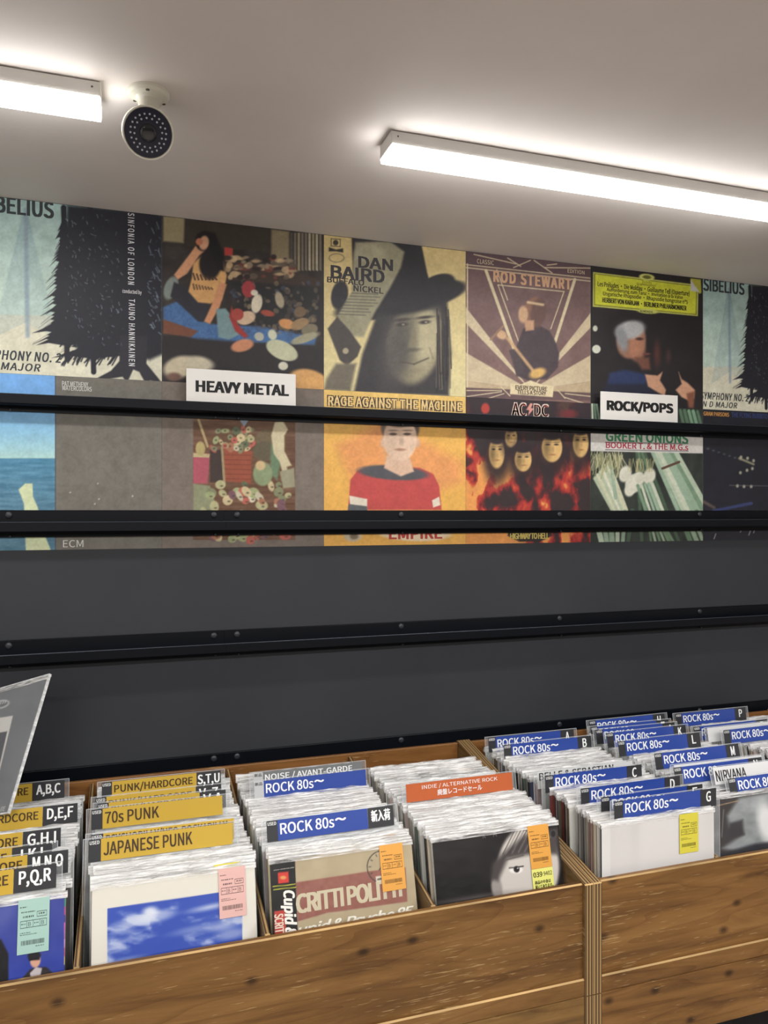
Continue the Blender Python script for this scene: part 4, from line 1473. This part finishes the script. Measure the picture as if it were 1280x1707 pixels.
PAL = [((214, 212, 206), (206, 204, 198)), ((226, 224, 218), (180, 176, 168)), ((48, 46, 48), (34, 33, 36)), ((150, 146, 142), (60, 58, 60)), ((196, 184, 166), (148, 128, 104)),
       ((120, 60, 54), (112, 48, 44)), ((84, 92, 118), (52, 58, 84)), ((176, 170, 160), (172, 160, 140)), ((206, 190, 184), (196, 172, 168)), ((104, 92, 78), (96, 82, 64)),
       ((220, 206, 168), (206, 184, 128)), ((62, 60, 62), (190, 186, 178)), ((196, 190, 186), (24, 24, 28)), ((96, 108, 98), (70, 84, 76)), ((150, 130, 126), (126, 84, 78))]
JACK = {(p, th): jacket_mesh('jacket', PAL[p][0], PAL[p][1], th) for p in range(len(PAL)) for th in THS}
def sticker_mesh(col, h, detail, w=0.052):
    mb = MB()
    x0 = JW / 2 - 0.022 - w
    z1 = JW + 0.005
    z0 = JW - h
    mb.box(x0, x0 + w, -0.0026, -0.0023, z0, z1, 0, lin(col))
    if detail:
        ik = np.array(col) * 0.45
        li = lin(ik)
        def bar(a, b, c_, d):
            mb.add([(x0 + a * w, -0.0028, z0 + c_ * h), (x0 + b * w, -0.0028, z0 + c_ * h), (x0 + b * w, -0.0028, z0 + d * h), (x0 + a * w, -0.0028, z0 + d * h)], [(0, 1, 2, 3)], 0, li)
        def frame(a, b, c_, d):
            e = 0.012
            bar(a, b, c_, c_ + e); bar(a, b, d - e, d); bar(a, a + e, c_, d); bar(b - e, b, c_, d)
        r = random.Random(int(col[0]))
        def dashes(a, b, c_, d):
            x = a
            while x < b:
                q = min(b, x + r.uniform(0.02, 0.06))
                bar(x, q, c_, d)
                x = q + r.uniform(0.012, 0.03)
        dashes(0.06, 0.28, 0.90, 0.92)
        dashes(0.10, 0.55, 0.80, 0.822)
        dashes(0.16, 0.50, 0.70, 0.735)
        frame(0.60, 0.92, 0.69, 0.80)
        dashes(0.66, 0.86, 0.735, 0.765)
        frame(0.08, 0.92, 0.50, 0.645)
        for xx in (0.28, 0.48, 0.70):
            bar(xx, xx + 0.012, 0.50, 0.645)
        for xx in (0.33, 0.75):
            put_text(mb, 'B', x0 + xx * w, x0 + (xx + 0.085) * w, z0 + 0.53 * h, z0 + 0.61 * h, -0.0028, ik, 0.0)
        dashes(0.11, 0.25, 0.57, 0.59); dashes(0.52, 0.66, 0.57, 0.59)
        dashes(0.08, 0.42, 0.40, 0.415); dashes(0.08, 0.62, 0.365, 0.38)
        x = 0.12
        while x < 0.86:
            q = r.uniform(0.006, 0.018)
            bar(x, x + q, 0.17, 0.26)
            x += q + r.uniform(0.006, 0.016)
        dashes(0.58, 0.86, 0.12, 0.135)
    return mb.mesh('price_sticker', [M['card']])
SC = {'orange': (216, 156, 72), 'pink': (214, 172, 166), 'mint': (158, 192, 184), 'yellow': (206, 196, 66)}
STK = {k: sticker_mesh(v, 0.05, False) for k, v in SC.items()}

def place(t, col, Dt, ln, dx=0.0, dz=0.0):
    r = math.radians(ln)
    t.location = (COLS[col]['cx'] + dx, Dt - JW * math.sin(r), zr(Z_FL) + 0.001 + dz)
    t.rotation_euler = (-r, 0, 0)
NAMES = {0: {}, }
ORDER = {}
def card_name(o):
    tx = o['label']
    return tx
SECT = {
    0: [(1.582, 'in the leftmost bin, in front of the P,Q,R card'), ],
}
BIN_WORD = {0: 'leftmost bin', 1: 'second bin', 2: 'third bin', 3: 'fourth bin', 4: 'fifth bin', 5: 'sixth bin', 6: 'rightmost bin'}
SHORT = {0: ['P,Q,R', 'M,N,O', 'J,K,L', 'G,H,I', 'D,E,F', 'A,B,C'], 1: ['JAPANESE PUNK', 'PSYCHOBILLY', '70s PUNK', 'V.A.', 'V–Z', 'S,T,U'],
         2: ['ROCK 80s 新入荷', 'blue ROCK 80s', 'grey NOISE'], 3: ['orange INDIE'], 4: ['G', 'E', 'D', 'C', 'white lettered', 'B', 'A'],
         5: ['foremost blue', 'white lettered', 'N', 'blank white', 'M', 'L', 'K', 'J', 'I', 'H'], 6: ['foremost blue', 'blank white', 'R', 'P']}
STK_P = {0: 0.2, 1: 0.25, 2: 0.25, 3: 0.4, 4: 0.14, 5: 0.14, 6: 0.1}
SPACE = 0.0110
first_rec = None
REC_N = 0
RECS = []
def record(col, Dt, label, group, pal, th, sl, stk):
    global REC_N
    t = bpy.data.objects.new('vinyl_record', None)
    t.empty_display_size = 0.05
    COL.objects.link(t)
    tag(t, label, 'record', group)
    place(t, col, Dt, lean_of(col, Dt), random.uniform(-0.006, 0.006), 0)
    t.rotation_euler.y = random.uniform(-0.006, 0.006)
    t.location.z += 0.16 * abs(t.rotation_euler.y)
    link('jacket', JACK[(pal, th)], t)
    link('plastic_sleeve', SLEEVES[th][sl], t)
    if stk:
        s = link('price_sticker', STK[stk], t)
        s.location.x = random.uniform(-0.012, 0.006)
        s.location.z = random.uniform(-0.006, 0.0)
    REC_N += 1
    RECS.append((col, Dt, t))
    return t
for col in COLS:
    cd = COLS[col]
    ds = sorted(DIV[col])
    nm = SHORT[col]
    D = cd['front'] + (0.0135 if col != 6 else 0.0)
    while D < cd['back']:
        if any(-0.0078 < d - D < 0.0028 for d in ds) or (col == 0 and 1.895 < D < 1.945):
            D += 0.0022
            continue
        k = sum(1 for d in ds if d < D)
        if k == 0:
            where = 'in front of the %s card, %s' % (nm[0], BIN_WORD[col])
        elif k == len(ds):
            where = 'behind the %s card, %s' % (nm[-1], BIN_WORD[col])
        else:
            where = 'between %s and %s cards, %s' % (nm[k - 1], nm[k], BIN_WORD[col])
        grp = 'records ' + where
        dark = col in (4, 5)
        pw = [5, 5, 2, 2, 3, 1, 1.2, 3, 2, 1, 1.5, 1, 2, 0.7, 1] if not dark else [2.5, 3, 3, 2, 2.5, 1.2, 1.5, 3, 1.6, 2, 1, 1.5, 3, 0.8, 1.4]
        pal = random.choices(range(len(PAL)), pw)[0]
        th = random.choice(THS)
        stk = random.choices(['orange', 'pink', 'mint', 'yellow'], [6, 2, 1, 1])[0] if random.random() < STK_P[col] else None
        lab = 'plain plastic-bagged record ' + where
        if stk:
            lab = 'record, %s sticker, ' % stk + where
        record(col, D, lab, grp, pal, th, random.randrange(5), stk)
        D += SPACE + random.uniform(-0.0012, 0.0016)
print('records', REC_N)
M['round'] = plain('violet_sticker', (70, 62, 130), 0.4, 0.4)
for col, lim in ((1, sorted(DIV[1])[-1]), (5, sorted(DIV[5])[-1])):
    cands = [r for r in RECS if r[0] == col and r[1] > lim]
    if cands:
        t = min(cands, key=lambda r: r[1])[2]
        mb = MB()
        mb.lathe([(0.0105, 0), (0.0105, 0.0003)], (-0.1455, -0.0026, JW - 0.006), (0, -1, 0), 24)
        obj('round_sticker', mb, [M['round']], t)
        t['label'] = t['label'].replace('plain plastic-bagged record', 'record, round violet sticker,')

# ------------------------------------------------------------------ the front record of each bin, cover in view
def front_record(col, label, painter, spine, body, stk=None, sx=0.0, th=0.0046, dxx=0.0):
    cd = COLS[col]
    t = thing('vinyl_record', (0, 0, 0), label, 'record', 'front records with their covers in view')
    place(t, col, cd['front'], cd['lean'], dxx)
    Mt = Matrix.Translation(t.location) @ t.rotation_euler.to_matrix().to_4x4() @ Matrix.Translation((-JW / 2, 0, 0))
    c = Canvas(JW, JW, Mt, 0.0016)
    painter(c)
    me = c.mesh('jacket', M['cover'], th, body, spine)
    link('jacket', me, t, (-JW / 2, 0, 0))
    link('plastic_sleeve', sleeve_mesh('plastic_sleeve', 900 + col, th, 0.005), t)
    if stk:
        s = link('price_sticker', sticker_mesh(SC[stk], 0.088, True, 0.054), t)
        s.location = (sx, 0, -0.004)
    return t
def p_blue(c):
    c.vgrad(1480, (58, 66, 140), 1650, (48, 66, 160))
    c.grain(10, 30, 30, 201)
    c.ell(8, 1520, 14, 30, (96, 106, 170), 20, 10, 0.5)
    c.ell(52, 1582, 18, 8, (104, 96, 140), 0, 6, 0.7)
    c.poly([(-60, 1560), (2, 1566), (14, 1590), (14, 1660), (-60, 1660)], (22, 20, 24), 2)
    c.poly([(36, 1632), (50, 1616), (62, 1612), (78, 1612), (92, 1626), (90, 1650), (30, 1655)], (42, 36, 40), 1.5)
    c.poly([(50, 1622), (60, 1612), (70, 1614), (64, 1640), (54, 1644)], (186, 178, 182), 1.2)
    c.ell(59, 1601, 8.5, 12, (206, 158, 134), 8, 1.5)
    c.ell(57, 1593, 11, 7, (24, 22, 28), -8, 1.2)
    c.poly([(47, 1597), (66, 1594), (66, 1600), (48, 1602)], (20, 18, 24), 1)
    r = random.Random(3)
    for (y, cl) in zip((1482, 1497, 1511, 1525, 1538, 1552, 1566, 1580, 1594, 1608), ((226, 150, 128), (60, 130, 100), (168, 70, 120), (70, 52, 130), (186, 90, 160), (176, 110, 160), (232, 170, 190), (216, 72, 58), (232, 206, 70), (44, 48, 120))):
        c.poly([(107, y), (116, y - 1), (116, y + 13), (107, y + 14)], cl, 0.6)
front_record(0, 'record with blue cover and mint sticker, front of the leftmost bin', p_blue, (60, 60, 140), (214, 212, 206), 'mint', -0.006)
def p_cloud(c):
    c.fill((214, 210, 200))
    q = [(179, 1515), (403, 1483), (404, 1580), (404, 1640), (179, 1640)]
    m = c.pmask([(179, 1514.5), (403.5, 1482), (404.5, 1700), (179, 1700)], 0.8)
    n = fbm(c.x / 60 + 0.4 * fbm(c.x / 30, c.y / 20, 9), c.y / 26, 211, 5)
    g = smooth((n - 0.50) / 0.24)
    base = np.array((52, 78, 170)) * np.ones((len(c.x), 1))
    cl = base * (1 - 0.75 * g[:, None]) + np.array((206, 212, 226)) * 0.75 * g[:, None]
    c.C = c.C * (1 - m[:, None]) + cl * m[:, None]
    for (x, y, rx, ry, a) in ((250, 1519, 12, 7, 0.9), (262, 1527, 30, 9, 0.55), (225, 1535, 34, 7, 0.4), (350, 1512, 28, 4, 0.75), (372, 1545, 24, 6, 0.5), (385, 1557, 26, 8, 0.45), (330, 1548, 40, 6, 0.35), (205, 1603, 30, 5, 0.5)):
        c.ell(x, y, rx, ry, (214, 218, 226), -12, 5, a)
front_record(1, 'record with a white cover framing blue sky and clouds', p_cloud, (196, 194, 188), (222, 220, 214), 'pink', 0.002)
def p_beige(c):
    c.fill((170, 156, 128))
    c.grain(8, 24, 24, 221)
    c.poly([(440, 1420), (491, 1414), (498, 1600), (440, 1610)], (28, 26, 28), 0.8)
    c.poly([(493, 1471), (617, 1452), (676, 1446), (679, 1503), (560, 1520), (548, 1521), (496, 1536)], (142, 92, 82), 1.2)
    c.grain(10, 8, 8, 223, c.pmask([(493, 1471), (676, 1446), (679, 1503), (496, 1536)], 1))
    c.text('CRITTI POLITTI', 494, 1524, 668, 1463, (196, 186, 160), 0.055, 0.95)
    c.text('upid & Psyche 85', 496, 1566, 689, 1508, (226, 222, 210), 0.03, 0.95, 0.3)
    c.poly([(455, 1418), (491, 1413), (494, 1433), (456, 1440)], (28, 26, 28), 0.6)
    c.text('2519-1028 ¥2,300', 456, 1452, 490, 1445, (206, 202, 196), 0.01)
    c.poly([(463, 1455), (480.5, 1453), (481.5, 1471), (464, 1473)], (196, 58, 50), 0.8)
    c.ell(472, 1463, 5, 3, (206, 150, 90), 0, 1.5)
    c.line(455, 1478, 492, 1474, 1.5, (190, 190, 70)); c.line(456, 1483, 493, 1479, 1.5, (190, 190, 70))
    c.poly([(457, 1519), (476, 1517), (478, 1600), (459, 1600)], (176, 64, 56), 0.8)
    c.text('SCRITTI POLITTI', 461, 1612, 472, 1522, (222, 206, 190), 0.03, 1.0, 0, 1)
    c.text('Cupid & Psyche', 474, 1640, 492, 1482, (230, 228, 222), 0.04, 1.0, 0.25, 1)
    for (x0, y0, x1, y1) in ():
        pass
    n = 60
    for i in range(n):
        a0, a1 = 2 * PI * i / n, 2 * PI * (i + 1) / n
        c.line(638 + 26 * math.cos(a0), 1445 + 27 * math.sin(a0), 638 + 26 * math.cos(a1), 1445 + 27 * math.sin(a1), 1.4, (60, 56, 54))
    for i in range(12):
        a = 2 * PI * i / 12
        c.line(638 + 20 * math.cos(a), 1445 + 20 * math.sin(a), 638 + 23 * math.cos(a), 1445 + 23 * math.sin(a), 1.4, (60, 56, 54))
    c.line(632, 1450, 643, 1436, 1.6, (50, 48, 46))
    c.poly([(626, 1461), (643, 1459), (643, 1469), (627, 1471)], (206, 200, 184), 0.8)
    c.line(630, 1466, 640, 1464, 3, (90, 84, 76))
front_record(2, 'record with a beige cover, maroon band and black paper strip', p_beige, (40, 38, 40), (190, 184, 170), 'orange', 0.0)
def p_portrait(c):
    c.fill((24, 21, 22))
    c.grain(4, 30, 40, 231)
    c.ell(770, 1400, 60, 26, (46, 42, 42), -30, 16, 0.5)
    c.ell(880, 1450, 52, 74, (196, 190, 184), 4, 4)
    c.ell(828, 1480, 9, 20, (150, 144, 140), -8, 3)
    c.poly([(820, 1440), (836, 1424), (874, 1392), (930, 1380), (930, 1424), (884, 1424), (846, 1432), (830, 1468), (818, 1466)], (70, 64, 64), 6)
    for i in range(14):
        c.line(858 + 5 * i, 1384, 838 + 5.2 * i, 1424 - 0.6 * i, 1.6, (120, 112, 108) if i % 2 else (52, 46, 48), 0.7)
    c.ell(860, 1450, 11, 6, (228, 224, 220), 0, 1.5)
    c.ell(861, 1449, 5, 5.5, (30, 27, 28), 0, 1)
    c.ell(863, 1447, 1.3, 1.3, (220, 220, 220), 0, 0.8)
    c.line(849, 1447, 872, 1444, 2.2, (40, 36, 36), 0.9)
    c.line(842, 1434, 872, 1426, 2.6, (84, 76, 74), 0.8)
    c.ell(905, 1476, 9, 12, (150, 144, 138), 0, 6, 0.6)
    c.ell(905, 1500, 16, 6, (110, 96, 94), 0, 4, 0.8)
    c.ell(790, 1496, 60, 4, (112, 106, 104), -9, 4, 0.5)
    for s_, x, y in (('A', 804, 1395), ('H', 822, 1392), ('C', 852, 1386), ('A', 872, 1384)):
        c.text(s_, x, y + 3, x + 5, y - 4, (104, 98, 96), 0.01)
    c.ell(922, 1390, 5.5, 7, (86, 82, 82), 0, 1.4, 0.8)
    c.ell(922, 1390, 4, 5.5, (28, 25, 27), 0, 1.2)
mar = front_record(3, 'record with a black and white portrait cover, orange and yellow stickers', p_portrait, (196, 192, 184), (206, 204, 198), 'orange', -0.004)
mb = MB()
x0, x1 = JW / 2 - 0.022 - 0.054, JW / 2 - 0.022
mb.box(x0, x1, -0.0029, -0.0026, JW - 0.148, JW - 0.0885, 0, lin((222, 222, 122)))
ki = (36, 34, 24)
put_text(mb, '039', x0 + 0.003, x0 + 0.026, JW - 0.106, JW - 0.095, -0.0031, ki, 0.03)
put_text(mb, '9402', x0 + 0.029, x0 + 0.051, JW - 0.105, JW - 0.096, -0.0031, ki, 0.01)
put_text(mb, '商品の中身は', x0 + 0.005, x0 + 0.046, JW - 0.121, JW - 0.113, -0.0031, ki, 0.03)
put_text(mb, '抜いてあります。', x0 + 0.005, x0 + 0.051, JW - 0.130, JW - 0.122, -0.0031, ki, 0.03)
o = obj('notice_sticker', mb, [M['card']], mar, loc=(-0.004, 0, -0.004))
o['label'] = 'pale yellow sticker'
def p_white(c):
    c.fill((212, 209, 208))
    c.mix(smooth((1018 - c.x) * 0.8) * 0.5, (226, 226, 224))
front_record(4, 'record with a blank pale grey cover and yellow sticker', p_white, (36, 36, 40), (206, 204, 200), 'yellow', -0.026)
def p_dark(c):
    c.fill((58, 54, 54))
    c.grain(6, 30, 30, 241)
    c.poly([(1212, 1360), (1232, 1330), (1300, 1318), (1400, 1310), (1400, 1420), (1290, 1410), (1230, 1420), (1204, 1414), (1240, 1390), (1216, 1380)], (136, 140, 142), 5)
    c.grain(26, 16, 14, 243, c.pmask([(1212, 1360), (1232, 1330), (1400, 1310), (1400, 1420), (1230, 1420), (1216, 1380)], 5))
    c.ell(1278, 1372, 14, 34, (206, 206, 206), -10, 7)
    c.poly([(1216, 1372), (1238, 1366), (1240, 1392), (1210, 1400)], (54, 50, 54), 4)
    c.poly([(1198, 1424), (1260, 1406), (1330, 1400), (1330, 1440), (1198, 1445)], (40, 40, 46), 4)
    c.ell(1265, 1425, 30, 6, (96, 110, 136), -10, 4, 0.7)
    c.line(1206, 1350, 1203, 1395, 2, (120, 124, 128), 0.6)
    c.line(1196, 1343, 1230, 1335, 1.2, (196, 160, 120), 0.8)
front_record(5, 'record with a dark cover bearing a grey cloudy shape, right edge', p_dark, (50, 48, 50), (70, 66, 66), None)

# ------------------------------------------------------------------ the record standing up out of the leftmost bin
Zq, Zp, Zr_ = 1.70, 1.881, 1.975
def cam_pt(px, py, Z):
    return Vector((0, 0, EYE)) + ray(px, py) * Z
P, Q, Rr = cam_pt(82, 1126, Zp), cam_pt(14, 1355, Zq), cam_pt(0, 1149, Zr_)
ez = (P - Q).normalized()
ex = (P - Rr).normalized()
ex = (ex - ez * ex.dot(ez)).normalized()
ey = ez.cross(ex).normalized()
S = 0.322
org = Q - ex * (S / 2) 
t = thing('vinyl_record', org, 'grey record in a shiny plastic bag standing up out of the leftmost bin', 'record')
Rm = Matrix((ex, ey, ez)).transposed()
t.rotation_euler = Rm.to_euler()
Mt = Matrix.Translation(org) @ Rm.to_4x4() @ Matrix.Translation((-JW / 2, 0, 0.003))
c = Canvas(JW, JW, Mt, 0.0018)
c.fill((122, 124, 128))
c.grain(8, 26, 26, 251)
c.poly([(-60, 1206), (21.5, 1193), (18, 1208), (-4, 1300), (-60, 1330)], (206, 204, 200), 1)
c.poly([(-60, 1232), (12, 1219), (-6, 1300), (-60, 1330)], (96, 96, 100), 1)
c.ell(2, 1174, 14, 7, (190, 192, 194), -14, 1.5)
c.ell(2, 1174, 11, 4.5, (112, 114, 118), -14, 1.2)
for i in range(5):
    c.line(-8 + 4 * i, 1176 - i, -6 + 4 * i, 1172 - i, 1.5, (200, 202, 204), 0.9)
c.text('ITE', 0, 1353, 10, 1344, (196, 198, 200), 0.03, 1.0, 0.2)
link('jacket', c.mesh('jacket', M['cover'], 0.0046, (120, 122, 126), (70, 70, 74)), t, (-JW / 2, 0, 0.003))
link('plastic_sleeve', sleeve_mesh('plastic_sleeve', 990, 0.0046, 0.006), t, (0, 0, 0.003))

mb = MB()  # seam strips that also carry the bag's white edge highlight as colour
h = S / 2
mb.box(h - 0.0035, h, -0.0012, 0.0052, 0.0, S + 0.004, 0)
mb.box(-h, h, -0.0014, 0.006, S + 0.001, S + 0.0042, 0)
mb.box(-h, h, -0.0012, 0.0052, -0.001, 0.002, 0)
obj('bag_seam_highlight', mb, [M['seam_highlight']], t)
